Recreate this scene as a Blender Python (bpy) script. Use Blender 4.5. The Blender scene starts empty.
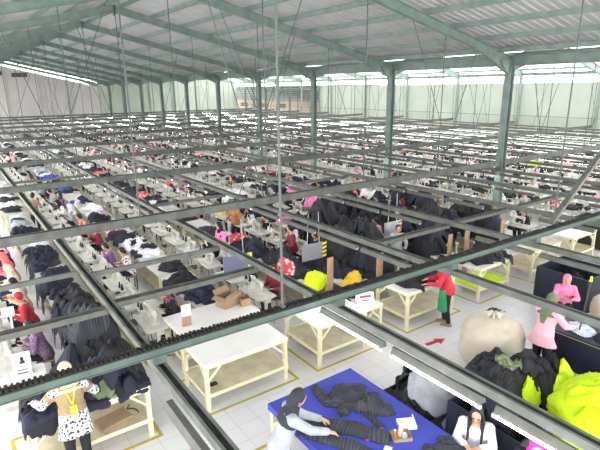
import bpy, math, random
import numpy as np
from mathutils import Vector, Matrix, noise
R_ = random.Random(11)
SC = bpy.context.scene
COL = SC.collection
PI = math.pi
V = Vector

# ------------------------------------------------------------------ camera
F = 490.0
_y = V((-362, 133, -F)).normalized()
_x = V((720, 145, -F)); _x = (_x - _y * _x.dot(_y)).normalized()
_z = _x.cross(_y)
ROT = Matrix((_x, _y, _z))
CAMZ = 5.5
cam = bpy.data.cameras.new('camera'); co = bpy.data.objects.new('camera', cam); COL.objects.link(co)
cam.sensor_width = 36; cam.lens = 36 * F / 600; cam.clip_end = 400; cam.clip_start = .1
co.matrix_world = Matrix.Translation((0, 0, CAMZ)) @ ROT.to_4x4()
SC.camera = co
def proj(x, y, z):
    q = ROT.transposed() @ (V((x, y, z)) - V((0, 0, CAMZ)))
    if q.z > -.2: return (-9999, -9999)
    return (300 - F * q.x / q.z, 225 + F * q.y / q.z)
def seen(x, y, z, m=12):
    p = proj(x, y, z)
    return -m < p[0] < 600 + m and -m < p[1] < 450 + m

SC.view_settings.view_transform = 'Standard'; SC.view_settings.look = 'None'
SC.view_settings.gamma = 1; SC.view_settings.use_curve_mapping = False
SC.view_settings.exposure = 1.22
w = bpy.data.worlds.new('world'); SC.world = w; w.use_nodes = True
w.node_tree.nodes['Background'].inputs[0].default_value = (.97, .98, 1, 1)
w.node_tree.nodes['Background'].inputs[1].default_value = 2.2
try:
    SC.cycles.use_denoising = True; SC.cycles.max_bounces = 7; SC.cycles.diffuse_bounces = 5
    SC.cycles.sample_clamp_indirect = 6
except Exception: pass

# ------------------------------------------------------------------ materials
MATS = {}
def mat(name, col, rough=.6, var=0., vscale=6., bump=0., bscale=30., metal=0., emit=0., spec=.4, col2=None, kind='noise', trans=0.):
    if name in MATS: return MATS[name]
    m = bpy.data.materials.new(name); m.use_nodes = True; MATS[name] = m
    nt = m.node_tree; b = nt.nodes['Principled BSDF']
    b.inputs['Base Color'].default_value = (*col, 1); b.inputs['Roughness'].default_value = rough
    b.inputs['Metallic'].default_value = metal; b.inputs['Specular IOR Level'].default_value = spec
    tc = nt.nodes.new('ShaderNodeTexCoord')
    if emit:
        b.inputs['Emission Color'].default_value = (*col, 1); b.inputs['Emission Strength'].default_value = emit
    if var or col2:
        n = nt.nodes.new('ShaderNodeTexVoronoi' if kind == 'spots' else 'ShaderNodeTexNoise'); n.inputs['Scale'].default_value = vscale
        nt.links.new(tc.outputs['Object'], n.inputs['Vector'])
        r = nt.nodes.new('ShaderNodeValToRGB')
        a = tuple(max(0, c * (1 - var)) for c in col); e = col2 or tuple(min(1, c * (1 + var)) for c in col)
        if kind == 'spots':
            r.color_ramp.interpolation = 'CONSTANT'
            r.color_ramp.elements[0].color = (*e, 1); r.color_ramp.elements[1].color = (*col, 1); r.color_ramp.elements[1].position = .42
            nt.links.new(n.outputs['Distance'], r.inputs[0])
        else:
            r.color_ramp.elements[0].position = .35; r.color_ramp.elements[1].position = .65
            r.color_ramp.elements[0].color = (*a, 1); r.color_ramp.elements[1].color = (*e, 1)
            nt.links.new(n.outputs['Fac'], r.inputs[0])
        nt.links.new(r.outputs[0], b.inputs['Base Color'])
    if bump:
        n2 = nt.nodes.new('ShaderNodeTexNoise'); n2.inputs['Scale'].default_value = bscale; n2.inputs['Detail'].default_value = 3
        nt.links.new(tc.outputs['Object'], n2.inputs['Vector'])
        bp = nt.nodes.new('ShaderNodeBump'); bp.inputs['Strength'].default_value = bump; bp.inputs['Distance'].default_value = .02
        nt.links.new(n2.outputs['Fac'], bp.inputs['Height']); nt.links.new(bp.outputs[0], b.inputs['Normal'])
    if trans:
        t = nt.nodes.new('ShaderNodeBsdfTranslucent'); t.inputs[0].default_value = (*col, 1)
        mx = nt.nodes.new('ShaderNodeMixShader'); mx.inputs[0].default_value = trans
        nt.links.new(b.outputs[0], mx.inputs[1]); nt.links.new(t.outputs[0], mx.inputs[2])
        nt.links.new(mx.outputs[0], nt.nodes['Material Output'].inputs[0])
    return m
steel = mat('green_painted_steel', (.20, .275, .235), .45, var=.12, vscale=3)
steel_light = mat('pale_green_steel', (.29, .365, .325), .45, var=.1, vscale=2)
railm = mat('rail_steel', (.135, .145, .128), .45, var=.2, vscale=4)
beamgreen = mat('beam_green', (.085, .122, .10), .45, var=.12, vscale=3)
rodm = mat('rod_steel', (.10, .12, .105), .5)
rail_in = mat('rail_inside', (.045, .05, .04), .7, var=.3, vscale=9)
cablem = mat('black_cable', (.018, .016, .015), .6)
housem = mat('fitting_enamel', (.115, .118, .10), .5, var=.15, vscale=5)
tubem = mat('lit_tube', (1, .98, 1), .3, emit=25)
capm = mat('tube_cap', (.6, .6, .58), .4)
sheet = mat('roof_sheet', (.55, .55, .54), .55, var=.06, vscale=1.5)
sheet_tr = mat('translucent_roof_sheet', (.95, .95, .94), .5, trans=.8)
wall_tr = mat('translucent_wall_sheet', (.55, .60, .50), .6, var=.05, vscale=.6, trans=.07)
wall_g = mat('gable_sheet', (.66, .63, .60), .7, var=.05, vscale=.5)
beige = mat('beige_plaster', (.62, .50, .38), .8, var=.06)
darkgrey = mat('dark_louvre', (.10, .08, .07), .7)
cream = mat('cream_steel', (.74, .69, .45), .45, var=.06, vscale=5)
whitetop = mat('white_laminate', (.86, .84, .80), .35, var=.03, vscale=2)
shelfm = mat('beige_board', (.60, .54, .38), .6, var=.12, vscale=4)
lowtop = mat('low_table_top', (.58, .57, .54), .5, var=.06)
paletop = mat('pale_table', (.56, .55, .50), .4, var=.05)
machm = mat('machine_enamel', (.55, .54, .48), .35, var=.06)
legm = mat('machine_stand_steel', (.55, .55, .47), .45, var=.1)
motorm = mat('motor_black', (.03, .03, .032), .5)
conem = mat('black_thread', (.015, .015, .018), .8)
conew = mat('white_thread', (.8, .8, .78), .8)
chrome = mat('chrome', (.6, .6, .6), .2, metal=1)
skin = mat('skin', (.56, .33, .22), .5, var=.05, vscale=20)
hairm = mat('black_hair', (.012, .010, .010), .45, bump=.4, bscale=60)
card = mat('cardboard', (.36, .25, .15), .8, var=.1, vscale=3)
wood = mat('brown_board', (.36, .24, .14), .7, var=.15, vscale=6)
paper = mat('white_card', (.85, .85, .84), .6)
redp = mat('red_paint', (.55, .03, .05), .5)
blk = mat('black_ink', (.02, .02, .025), .6)
yellowt = mat('yellow_tape', (.52, .42, .06), .5, var=.1)
bluem = mat('blue_cloth', (.05, .068, .42), .6, var=.1, vscale=3, bump=.15)
navybox = mat('navy_board', (.012, .015, .032), .55, var=.3, vscale=2)
greytarp = mat('grey_cloth', (.30, .31, .33), .7, var=.1, bump=.3, bscale=12)
sackm = mat('beige_sack', (.56, .51, .40), .7, var=.08, vscale=3, bump=.35, bscale=9)
neon = mat('neon_lime', (.68, .92, .012), .6, var=.06, bump=.2, bscale=8)
gold = mat('golden_cloth', (.72, .46, .03), .6, var=.1, bump=.3)
plastic = mat('pale_plastic', (.55, .60, .72), .2, var=.2, vscale=9)
camo = mat('camouflage', (.05, .07, .03), .7, col2=(.30, .34, .20), vscale=14)
CL = {}
def cloth(n, c, **k):
    CL[n] = mat('fabric_' + n.replace(' ', '_'), c, .75, bump=.3, bscale=40, **k); return CL[n]
for n, c in dict(black=(.012, .012, .015), navy=(.016, .018, .036), charcoal=(.030, .032, .040), white=(.78, .78, .78), grey=(.36, .38, .40),
                 pink=(.80, .22, .42), magenta=(.78, .05, .48), coral=(.78, .14, .15), red=(.52, .03, .05), maroon=(.20, .015, .035),
                 purple=(.17, .08, .22), lilac=(.62, .38, .62), cream=(.78, .66, .42), yellow=(.75, .60, .10), green=(.03, .26, .11),
                 olive=(.14, .18, .09), brown=(.30, .20, .12), blue=(.04, .08, .40), teal=(.05, .35, .36), orange=(.42, .17, .06)).items():
    cloth(n, c, var=.12, vscale=8)
CL['palepink'] = mat('pale_pink_fabric', (.80, .42, .50), .75, var=.06, bump=.3, bscale=30)
CL['flower'] = mat('flowered_white_fabric', (.78, .78, .76), .75, col2=(.25, .05, .08), kind='spots', vscale=14)
CL['print'] = mat('black_and_white_print', (.66, .66, .65), .75, col2=(.03, .03, .035), kind='spots', vscale=26)
CL['plaid'] = mat('purple_check', (.20, .12, .22), .75, col2=(.36, .22, .30), kind='spots', vscale=24)
CL['maroonprint'] = mat('maroon_print', (.13, .03, .05), .75, col2=(.35, .16, .2), kind='spots', vscale=30)
CL['redprint'] = mat('red_print', (.60, .06, .08), .75, col2=(.85, .5, .45), kind='spots', vscale=9)
def quilt_mat(name, crest, groove):
    m = mat(name, crest, .6); nt = m.node_tree; b = nt.nodes['Principled BSDF']
    at_ = nt.nodes.new('ShaderNodeAttribute'); at_.attribute_name = 'stitch'
    mm = nt.nodes.new('ShaderNodeMath'); mm.operation = 'PINGPONG'; mm.inputs[1].default_value = .5; nt.links.new(at_.outputs['Fac'], mm.inputs[0])
    r = nt.nodes.new('ShaderNodeValToRGB'); r.color_ramp.elements[0].color = (*groove, 1); r.color_ramp.elements[0].position = .06; r.color_ramp.elements[1].color = (*crest, 1); r.color_ramp.elements[1].position = .2
    nt.links.new(mm.outputs[0], r.inputs[0]); nt.links.new(r.outputs[0], b.inputs['Base Color'])
    bp = nt.nodes.new('ShaderNodeBump'); bp.inputs['Strength'].default_value = .55; bp.inputs['Distance'].default_value = .02; nt.links.new(mm.outputs[0], bp.inputs['Height']); nt.links.new(bp.outputs[0], b.inputs['Normal'])
    return m
QM = {'charcoal': quilt_mat('quilted_charcoal', (.040, .044, .054), (.014, .015, .018)), 'navy': quilt_mat('quilted_navy', (.026, .029, .050), (.009, .010, .017)), 'black': quilt_mat('quilted_black', (.018, .018, .022), (.004, .004, .005))}
CL['purplepink'] = CL['magenta']

def floor_mat():
    m = bpy.data.materials.new('white_floor_tiles'); m.use_nodes = True; nt = m.node_tree; b = nt.nodes['Principled BSDF']
    tc = nt.nodes.new('ShaderNodeTexCoord'); br = nt.nodes.new('ShaderNodeTexBrick')
    br.offset = 0; br.inputs['Scale'].default_value = 1; br.inputs['Brick Width'].default_value = .40; br.inputs['Row Height'].default_value = .40
    br.inputs['Mortar Size'].default_value = .006; br.inputs['Color1'].default_value = (.84, .83, .84, 1); br.inputs['Color2'].default_value = (.81, .81, .83, 1)
    br.inputs['Mortar'].default_value = (.64, .64, .66, 1)
    nt.links.new(tc.outputs['Object'], br.inputs['Vector'])
    n = nt.nodes.new('ShaderNodeTexNoise'); n.inputs['Scale'].default_value = .8; nt.links.new(tc.outputs['Object'], n.inputs['Vector'])
    mx = nt.nodes.new('ShaderNodeMixRGB'); mx.blend_type = 'MULTIPLY'; mx.inputs[0].default_value = .18
    nt.links.new(br.outputs['Color'], mx.inputs[1]); nt.links.new(n.outputs['Color'], mx.inputs[2])
    nt.links.new(mx.outputs[0], b.inputs['Base Color']); b.inputs['Roughness'].default_value = .28
    return m

# ------------------------------------------------------------------ mesh helpers
class MB:
    def __init__(s): s.v = []; s.f = []; s.m = []
    def add(s, vs, fs, m=0):
        o = len(s.v); s.v += [tuple(a) for a in vs]; s.f += [tuple(i + o for i in f) for f in fs]; s.m += [m] * len(fs); return s
    def box(s, x0, x1, y0, y1, z0, z1, m=0, M=None):
        vs = [V((x, y, z)) for z in (z0, z1) for y in (y0, y1) for x in (x0, x1)]
        if M is not None: vs = [M @ a for a in vs]
        return s.add(vs, [(0, 2, 3, 1), (4, 5, 7, 6), (0, 1, 5, 4), (2, 6, 7, 3), (0, 4, 6, 2), (1, 3, 7, 5)], m)
    def bar(s, p, q, wx, wz=None, m=0, up=(0, 0, 1)):
        p = V(p); q = V(q); wz = wz or wx; d = (q - p).normalized(); u = V(up)
        if abs(d.dot(u)) > .98: u = V((1, 0, 0))
        a = d.cross(u).normalized() * wx / 2; b = a.cross(d).normalized() * wz / 2
        vs = [p - a - b, p + a - b, p + a + b, p - a + b, q - a - b, q + a - b, q + a + b, q - a + b]
        return s.add(vs, [(3, 2, 1, 0), (4, 5, 6, 7), (0, 1, 5, 4), (1, 2, 6, 5), (2, 3, 7, 6), (3, 0, 4, 7)], m)
    def loft(s, rings, n=12, m=0, cap=True):
        o = len(s.v); vs = []; fs = []
        for c, a, b in rings:
            for i in range(n):
                t = 2 * PI * i / n; vs.append(c + a * math.cos(t) + b * math.sin(t))
        for k in range(len(rings) - 1):
            for i in range(n):
                j = (i + 1) % n; fs.append((k * n + i, k * n + j, (k + 1) * n + j, (k + 1) * n + i))
        if cap:
            fs.append(tuple(range(n - 1, -1, -1))); k = (len(rings) - 1) * n; fs.append(tuple(range(k, k + n)))
        return s.add(vs, fs, m)
    def tube(s, p, q, r0, r1=None, n=10, m=0, rnd=False):
        p = V(p); q = V(q); r1 = r0 if r1 is None else r1; d = (q - p)
        L = d.length; d = d / L if L > 1e-6 else V((0, 0, 1))
        u = V((0, 0, 1)) if abs(d.z) < .9 else V((1, 0, 0)); a = d.cross(u).normalized(); b = a.cross(d)
        b = d.cross(a)
        R = []
        if rnd:
            for t in (-.97, -.75, -.4): R.append((p + d * r0 * t, r0 * math.sqrt(1 - t * t)))
        R += [(p, r0), (q, r1)]
        if rnd:
            for t in (.4, .75, .97): R.append((q + d * r1 * t, r1 * math.sqrt(1 - t * t)))
        return s.loft([(c, a * r, b * r) for c, r in R], n, m)
    def ell(s, c, rx, ry, rz, M=None, n=14, k=9, m=0):
        c = V(c); ax = [V((1, 0, 0)), V((0, 1, 0)), V((0, 0, 1))]
        if M is not None: ax = [M @ a for a in ax]
        R = []
        for i in range(k):
            t = -PI / 2 * .96 + PI * .96 * i / (k - 1)
            R.append((c + ax[2] * rz * math.sin(t), ax[0] * rx * math.cos(t), ax[1] * ry * math.cos(t)))
        return s.loft(R, n, m)
    def lathe(s, prof, c=(0, 0, 0), n=16, m=0):
        c = V(c); return s.loft([(c + V((0, 0, z)), V((r, 0, 0)), V((0, r, 0))) for r, z in prof], n, m)
    def mesh(s, name, mats, smooth=False):
        me = bpy.data.meshes.new(name); me.from_pydata(s.v, [], s.f)
        for q in (mats if isinstance(mats, (list, tuple)) else [mats]): me.materials.append(q)
        if len(set(s.m)) > 1: me.polygons.foreach_set('material_index', s.m)
        if smooth: me.polygons.foreach_set('use_smooth', [True] * len(me.polygons))
        me.update(); return me

def tag(o, label=None, cat=None, group=None, kind=None):
    if label: o['label'] = label
    if cat: o['category'] = cat
    if group: o['group'] = group
    if kind: o['kind'] = kind
    return o
def link(name, me, parent=None, loc=None, rz=0):
    o = bpy.data.objects.new(name, me); COL.objects.link(o)
    if parent is not None: o.parent = parent
    if loc is not None: o.location = loc
    if rz: o.rotation_euler = (0, 0, rz)
    return o
def empty(name, loc=(0, 0, 0), rz=0, label=None, cat=None, group=None):
    o = bpy.data.objects.new(name, None); COL.objects.link(o); o.location = loc; o.rotation_euler = (0, 0, rz); o.empty_display_size = .1
    return tag(o, label, cat, group)
def struct(name, mb, m, smooth=False): return tag(link(name, mb.mesh(name, m, smooth)), kind='structure')
def copy_tree(o, parent=None):
    c = o.copy(); COL.objects.link(c)
    if parent is not None: c.parent = parent
    for ch in KIDS.get(o.name, []): copy_tree(ch, c)
    return c
KIDS = {}
def part(name, me, parent):
    o = link(name, me, parent); KIDS.setdefault(parent.name, []).append(o); return o
ORD = ('first second third fourth fifth sixth seventh eighth ninth tenth eleventh twelfth thirteenth fourteenth fifteenth sixteenth seventeenth '
       'eighteenth nineteenth twentieth').split() + ['twenty-' + a for a in 'first second third fourth fifth sixth seventh eighth ninth'.split()] + \
      ['thirtieth'] + ['thirty-' + a for a in 'first second third fourth fifth sixth seventh eighth ninth'.split()] + ['fortieth'] + \
      ['forty-' + a for a in 'first second third fourth fifth sixth seventh eighth ninth'.split()] + ['fiftieth']
def remesh(mb, vox, m, name, smooth=3):
    me = mb.mesh('tmp', m); o = link('tmp', me)
    r = o.modifiers.new('r', 'REMESH'); r.mode = 'VOXEL'; r.voxel_size = vox
    s_ = o.modifiers.new('s', 'SMOOTH'); s_.factor = .5; s_.iterations = smooth
    dg = bpy.context.evaluated_depsgraph_get()
    out = bpy.data.meshes.new_from_object(o.evaluated_get(dg))
    bpy.data.objects.remove(o); bpy.data.meshes.remove(me)
    out.name = name; out.materials.clear(); out.materials.append(m)
    out.polygons.foreach_set('use_smooth', [True] * len(out.polygons))
    return out

# ------------------------------------------------------------------ building shell
RX, RZ, EX, EZ = 6.7, 9.0, 17.4, 6.5            # ridge and eave of the near nave
SL = (RZ - EZ) / (EX - RX)
RX2, WX = 28.0, 38.4                            # ridge of the second nave, far side wall
YE = 71.0                                       # gable end
FR = [10.98 + 6.05 * k for k in range(-2, 11)]  # frame lines
def roofz(x): return RZ - SL * abs(x - RX) if x <= EX else RZ - SL * abs(x - RX2)
mb = MB(); mb.box(-14, 60, -12, 100, -.2, 0); struct('floor', mb, floor_mat())
def corr(x0, x1, y0, y1, off=.16, per=.28, amp=.03):
    mb = MB(); n = int((y1 - y0) / per); vs = []; fs = []
    for i in range(n + 1):
        for dy, dz in ((0, 0), (.42, 0), (.5, amp), (.92, amp)):
            y = y0 + (i + dy) * per
            for x in (x0, x1): vs.append((x, y, roofz(x if x != EX else (EX if x0 < RX2 and x1 <= EX else EX + 1e-4)) + off + dz))
    for i in range(len(vs) // 2 - 1): fs.append((2 * i, 2 * i + 1, 2 * i + 3, 2 * i + 2))
    mb.add(vs, fs); return mb
struct('ceiling', corr(-4, RX, -6, YE), sheet); struct('ceiling', corr(RX, EX + .3, -6, YE), sheet)
struct('ceiling', corr(EX + .3, RX2, -6, YE), sheet); struct('ceiling', corr(RX2, WX + .8, -6, YE), sheet_tr)
def ibeam(mb, p, q, d0, d1, w=.16):
    """tapered I-section: top flange along p-q, web depth d0 to d1 below"""
    p = V(p); q = V(q); n = (q - p).normalized(); s = V((0, 1, 0)) if abs(n.y) < .5 else V((1, 0, 0)); z = V((0, 0, -1))
    mb.bar(p, q, w, .025); mb.bar(p + z * d0, q + z * d1, w, .025)
    t = s * .012
    mb.add([p - t, q - t, q - t + z * d1, p - t + z * d0, p + t, q + t, q + t + z * d1, p + t + z * d0], [(0, 1, 2, 3), (7, 6, 5, 4)])
for y in FR:
    for sgn in (-1, 1):
        mb = MB(); xe = RX + sgn * (EX - RX if sgn > 0 else 10.7)
        xm = RX + sgn * 8.6
        ibeam(mb, (RX, y, RZ), (xm, y, roofz(xm)), .30, .26); ibeam(mb, (xm, y, roofz(xm)), (xe, y, roofz(xe)), .26, .62)
        mb.box(RX - .02 if sgn > 0 else RX - .04, RX + .04 if sgn > 0 else RX + .02, y - .1, y + .1, RZ - .42, RZ)
        struct('roof_beam', mb, steel)
    if y < 4: continue
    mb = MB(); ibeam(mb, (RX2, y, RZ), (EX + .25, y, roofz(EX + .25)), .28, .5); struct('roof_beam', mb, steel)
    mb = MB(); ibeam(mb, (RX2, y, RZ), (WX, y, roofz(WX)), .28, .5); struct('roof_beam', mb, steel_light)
    mb = MB()                                    # H column with base plate and haunch brackets
    z1 = EZ - .05
    mb.box(EX - .13, EX - .105, y - .13, y + .13, 0, z1); mb.box(EX + .105, EX + .13, y - .13, y + .13, 0, z1); mb.box(EX - .105, EX + .105, y - .01, y + .01, 0, z1)
    mb.box(EX - .2, EX + .2, y - .2, y + .2, 0, .02)
    mb.add([(EX - .13, y - .06, z1 - .6), (EX - .75, y - .06, z1 - .05), (EX - .13, y - .06, z1), (EX - .13, y + .06, z1 - .6), (EX - .75, y + .06, z1 - .05), (EX - .13, y + .06, z1)],
           [(0, 2, 1), (3, 4, 5), (0, 1, 4, 3), (0, 3, 5, 2), (1, 2, 5, 4)])
    mb.add([(EX + .13, y - .06, z1 - .5), (EX + .6, y - .06, z1 - .02), (EX + .13, y - .06, z1), (EX + .13, y + .06, z1 - .5), (EX + .6, y + .06, z1 - .02), (EX + .13, y + .06, z1)],
           [(0, 1, 2), (3, 5, 4), (0, 3, 4, 1), (0, 2, 5, 3), (1, 4, 5, 2)])
    struct('steel_column', mb, steel)
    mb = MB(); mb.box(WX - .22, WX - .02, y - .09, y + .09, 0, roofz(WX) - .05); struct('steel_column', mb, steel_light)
def purlin(x, m):
    m = steel
    z = roofz(x) + .07; mb = MB()
    mb.bar((x, -6, z), (x, YE, z), .035, .15); mb.bar((x + .03, -6, z - .07), (x + .03, YE, z - .07), .09, .012); struct('purlin_beam', mb, m)
for i in range(8): purlin(RX + .35 + 1.38 * i, steel_light)
for i in range(4): purlin(RX - .35 - 1.38 * i, steel_light)
for i in range(8): purlin(RX2 + .4 + 1.38 * i, darkgrey if False else steel)
for x in (EX - .0,):                             # eave girder and gutter between the naves
    mb = MB(); ibeam(mb, (x, -6, EZ + .02), (x, YE, EZ + .02), .30, .30, .2); struct('eave_beam', mb, steel)
    mb = MB(); mb.box(x + .12, x + .62, -6, YE, EZ - .06, EZ - .02); mb.box(x + .6, x + .62, -6, YE, EZ - .02, EZ + .2); mb.box(x + .12, x + .14, -6, YE, EZ - .02, EZ + .12)
    struct('gutter_trim', mb, steel_light)
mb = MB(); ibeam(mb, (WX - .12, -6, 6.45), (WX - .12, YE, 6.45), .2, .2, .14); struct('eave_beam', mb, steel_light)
mb = MB()                                        # roof tie bracing, one crossed pair per end bay
# gable wall of both naves, open strip under the roof sheet
def gable(x0, x1, m, top):
    mb = MB(); n = max(2, int((x1 - x0) / .5)); vs = []; fs = []
    for i in range(n + 1):
        x = x0 + (x1 - x0) * i / n
        for yy in (YE + .1, YE + .2): vs += [(x, yy, 0), (x, yy, roofz(x) - top)]
    for i in range(n):
        a = 4 * i; fs += [(a, a + 4, a + 5, a + 1), (a + 2, a + 3, a + 7, a + 6), (a + 1, a + 5, a + 7, a + 3)]
    mb.add(vs, fs); return mb
struct('wall_back', gable(-4, EX, wall_g, .55), wall_g); struct('wall_back', gable(EX, WX, wall_tr, .5), wall_tr)
for i in range(8):
    x = 8.4 + 1.2 * i
for x in [-1, 3, 6.7, 10.3, 13.9, 20.9, 24.4, 28, 31.5, 35]:
    mb = MB(); mb.box(x - .06, x + .06, YE - .1, YE + .08, 0, roofz(x) - .4); struct('gable_column', mb, steel_light if x > EX else wall_g)
mb = MB(); mb.box(7.6, 9.3, YE, YE + .09, 7.15, 7.65); struct('vent_panel_trim', mb, darkgrey)
mb = MB(); mb.box(5.6, 6.6, YE, YE + .09, 7.35, 7.85); struct('vent_panel_trim', mb, darkgrey)
YO = 49.5                                        # side wall is open from YO to the gable
mb = MB(); mb.box(WX, WX + .1, -6, YO, 0, 5.7); struct('wall_right', mb, wall_tr)
mb = MB(); mb.box(WX - .02, WX + .12, YO, YE, 5.35, 5.5); struct('opening_beam', mb, steel)
mb = MB(); mb.box(WX - .02, WX + .12, YO, YE, 0, 1.5); struct('wall_right', mb, wall_g)
for y in (YO + .1, 56.4, 62.4, 68.5): mb = MB(); mb.box(WX - .02, WX + .2, y - .1, y + .1, 0, 5.4); struct('opening_column', mb, steel)
mb = MB(); mb.bar((WX - .3, -6, 3.15), (WX - .3, YE, 3.15), .07); tag(link('wall_rail', mb.mesh('wall_rail', steel_light)), 'thin pale pipe running level along the bright far side wall', 'pipe')
# neighbouring lean-to seen through the opening
mb = MB(); mb.box(50, 50.2, 40, 105, 0, 5); struct('wall_annex', mb, beige)
mb = MB(); mb.add([(WX + .2, 40, 5.75), (WX + .2, 105, 5.75), (50.5, 105, 3.5), (50.5, 40, 3.5), (WX + .2, 40, 5.8), (WX + .2, 105, 5.8), (50.5, 105, 3.55), (50.5, 40, 3.55)], [(0, 1, 2, 3), (7, 6, 5, 4)]); struct('ceiling', mb, sheet)
for i in range(7):
    x = WX + .8 + 1.8 * i; z = 5.62 - (x - WX) * .186; mb = MB(); mb.box(x - .06, x + .06, 40, 105, z - .12, z); struct('purlin_beam', mb, steel)
for i, y in enumerate((76, 82, 89.5)):
    wn = MB(); wn.box(49.9, 50.0, y - 1.4, y + 1.4, 2.1, 2.75); fr = struct('window_%d' % (i + 1), wn, darkgrey)
    for k in range(5): wl = MB(); wl.box(49.85, 49.92, y - 1.4, y + 1.4, 2.14 + k * .12, 2.19 + k * .12); part('louvre_slat', wl.mesh('slat', wood), fr)

# ------------------------------------------------------------------ hanging light grid
RAILX = [1.575, 4.24, 6.76, 9.32] + [9.32 + 2.58 * i for i in range(1, 12)]
RAILX = [x if abs(x - EX) > .35 else EX - .42 for x in RAILX if x < WX - .6]
BY = [4.95 + 6.05 * k for k in range(11)]
for j, x in enumerate(RAILX):
    r = empty('light_rail', (x, 0, 2.4), 0, 'green-grey steel channel rail carrying strip lights, %s rail from the left' % ORD[j], 'rail', 'ceiling light rails')
    mb = MB(); y0 = -2.0
    mb.box(-.065, .065, y0, YE - 1, -.05, -.042); mb.box(-.065, -.055, y0, YE - 1, -.042, .05); mb.box(.055, .065, y0, YE - 1, -.042, .05)
    mb.box(-.055, -.03, y0, YE - 1, .044, .05); mb.box(.03, .055, y0, YE - 1, .044, .05)
    part('channel', mb.mesh('channel', railm), r)
    mb = MB()
    mb.tube((0, y0, -.02), (0, YE - 1, -.02), .018, n=6)
    part('cable', mb.mesh('cable', cablem), r)
for j, y in enumerate(BY):
    b = empty('hanging_beam', (0, y if j else 5.11, 2.62), 0 if j else -.02, 'long suspended steel beam crossing above the rails, %s from the near end' % ORD[j], 'beam', 'suspended cross beams')
    x0, x1 = -2.5, WX - .5; mb = MB()
    if j == 0: x1 = 22
    zb, zt = (-.10, .08) if j else (-.045, .048); zc = .03 if j else .005
    mb.box(x0, x1, -.075, -.06, zb, zt); mb.box(x0, x1, .06, .075, zb, zt); mb.box(x0, x1, -.06, .06, zc, zc + .012)
    mb.box(x0, x1, -.09, -.075, zt - .01, zt); mb.box(x0, x1, -.09, -.075, zb, zb + .01)
    part('channel', mb.mesh('channel', railm if j else beamgreen), b)
    mb = MB(); mb.box(x0, x1, -.055, .055, zc + .013, .07 if j else .055)
    if j < 1:
        x = x0
        while x < 20:
            mb.box(x, x + .03, -.058, .058, .05, .076 + R_.uniform(-.008, .008)); x += .052
    part('cable_bundle', mb.mesh('cable_bundle', cablem), b)
    if j == 0:
        mb = MB()
        for x in RAILX[:7]: mb.box(x - .08, x + .08, -.05, .05, -.165, -.046)
        part('bracket', mb.mesh('bracket', beamgreen), b)
# cross channels between rails
for j, (a, y) in enumerate([(0, 7.15), (1, 7.3), (3, 7.05), (4, 7.1), (5, 7.1), (0, 9.05), (1, 8.8), (2, 13.4), (4, 13.6), (3, 19), (1, 20), (5, 19.4)]):
    x0 = RAILX[a - 1] if a else -.4; x1 = RAILX[a]
    mb = MB(); wd = .075 if j < 5 else .03
    mb.box(x0 + .07, x1 - .07, y - wd, y + wd, 2.30, 2.31); mb.box(x0 + .07, x1 - .07, y - wd, y - wd + .01, 2.31, 2.385); mb.box(x0 + .07, x1 - .07, y + wd - .01, y + wd, 2.31, 2.385)
    tag(link('cross_rail', mb.mesh('cross_rail', railm if j >= 5 else housem)), ('broad grey' if j < 5 else 'thin grey') + ' cross channel running to the %s light rail, %s row of spans' % (ORD[a], 'nearest' if j < 5 else ('second' if j < 7 else ('third' if j < 9 else 'fourth'))), 'rail', 'cross channels')
# strip lights
def trough(x0, x1, zt, zb, t=.006):
    """inverted trough, open below"""
    m = MB(); q = .035
    P = [(x0, zb), (x0 + q, zt), (x1 - q, zt), (x1, zb), (x1 - t, zb), (x1 - q - t * .6, zt - t), (x0 + q + t * .6, zt - t), (x0 + t, zb)]
    n = 8; vs = [(x, y, z) for y in (-.66, .66) for x, z in P]
    fs = [(i, (i + 1) % n, (i + 1) % n + n, i + n) for i in range(n)]
    for o in (0, n): fs += [(o + 0, o + 1, o + 6, o + 7), (o + 1, o + 2, o + 5, o + 6), (o + 2, o + 3, o + 4, o + 5)]
    m.add(vs, fs); m.box(x0 + .03, x1 - .03, -.66, -.65, zb + .01, zt - t); m.box(x0 + .03, x1 - .03, .65, .66, zb + .01, zt - t); return m.mesh('housing', housem)
HS = {False: trough(-.175, -.035, -.055, -.135), True: trough(-.105, -.01, -.03, -.115)}
tb = MB(); tb.tube((0, -.60, 0), (0, .60, 0), .013, n=8); tb = tb.mesh('tube', tubem, True)
cp = MB(); cp.box(-.018, .018, -.03, .03, -.016, .03); cp = cp.mesh('tube_holder', capm)
def strip_light(tx, tz, kk):
    o = empty('hanging_strip_light'); part('housing', HS[kk], o); part('tube', tb, o).location = (tx, 0, tz)
    for s_ in (-1, 1): part('tube_holder', cp, o).location = (tx, s_ * .635, tz)
    return o
CROSS = {1: (7.3, 8.8, 20), 2: (13.4,), 3: (7.05, 19), 4: (7.1, 13.6), 5: (7.1, 19.4), 0: (7.15, 9.05)}
slots = []
for j, x in enumerate(RAILX):
    y = 1.15 if j else 3.88
    if j == 1: y = 1.75
    if j == 2: y = 6.5
    n = 0
    while y < YE - 2:
        ok = not (j == 1 and 6.0 < y < 11.5) and not (j == 0 and 4.2 < y < 24)
        if min(abs(y - b) for b in BY) > .0 and ok and not any(abs(y - c) < .78 for c in CROSS.get(j, ())) and seen(x, y, 2.3, 40): slots.append((math.hypot(x, y), j, x, y, n)); n += 1
        y += 1.47
slots.sort()
protos = {}
for d, j, x, y, n in slots[:300]:
    lb = 'fluorescent strip light, %s from the near end under the %s rail from the left' % (ORD[n], ORD[j])
    kk = (j == 1 and y < 7)
    if kk not in protos: o = protos[kk] = strip_light(*((-.109, -.137) if kk else (-.105, -.134)), kk)
    else: o = copy_tree(protos[kk])
    o.location = (x, y, 2.35); tag(o, lb, 'light', 'strip lights under the rails')
mb = MB()
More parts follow.
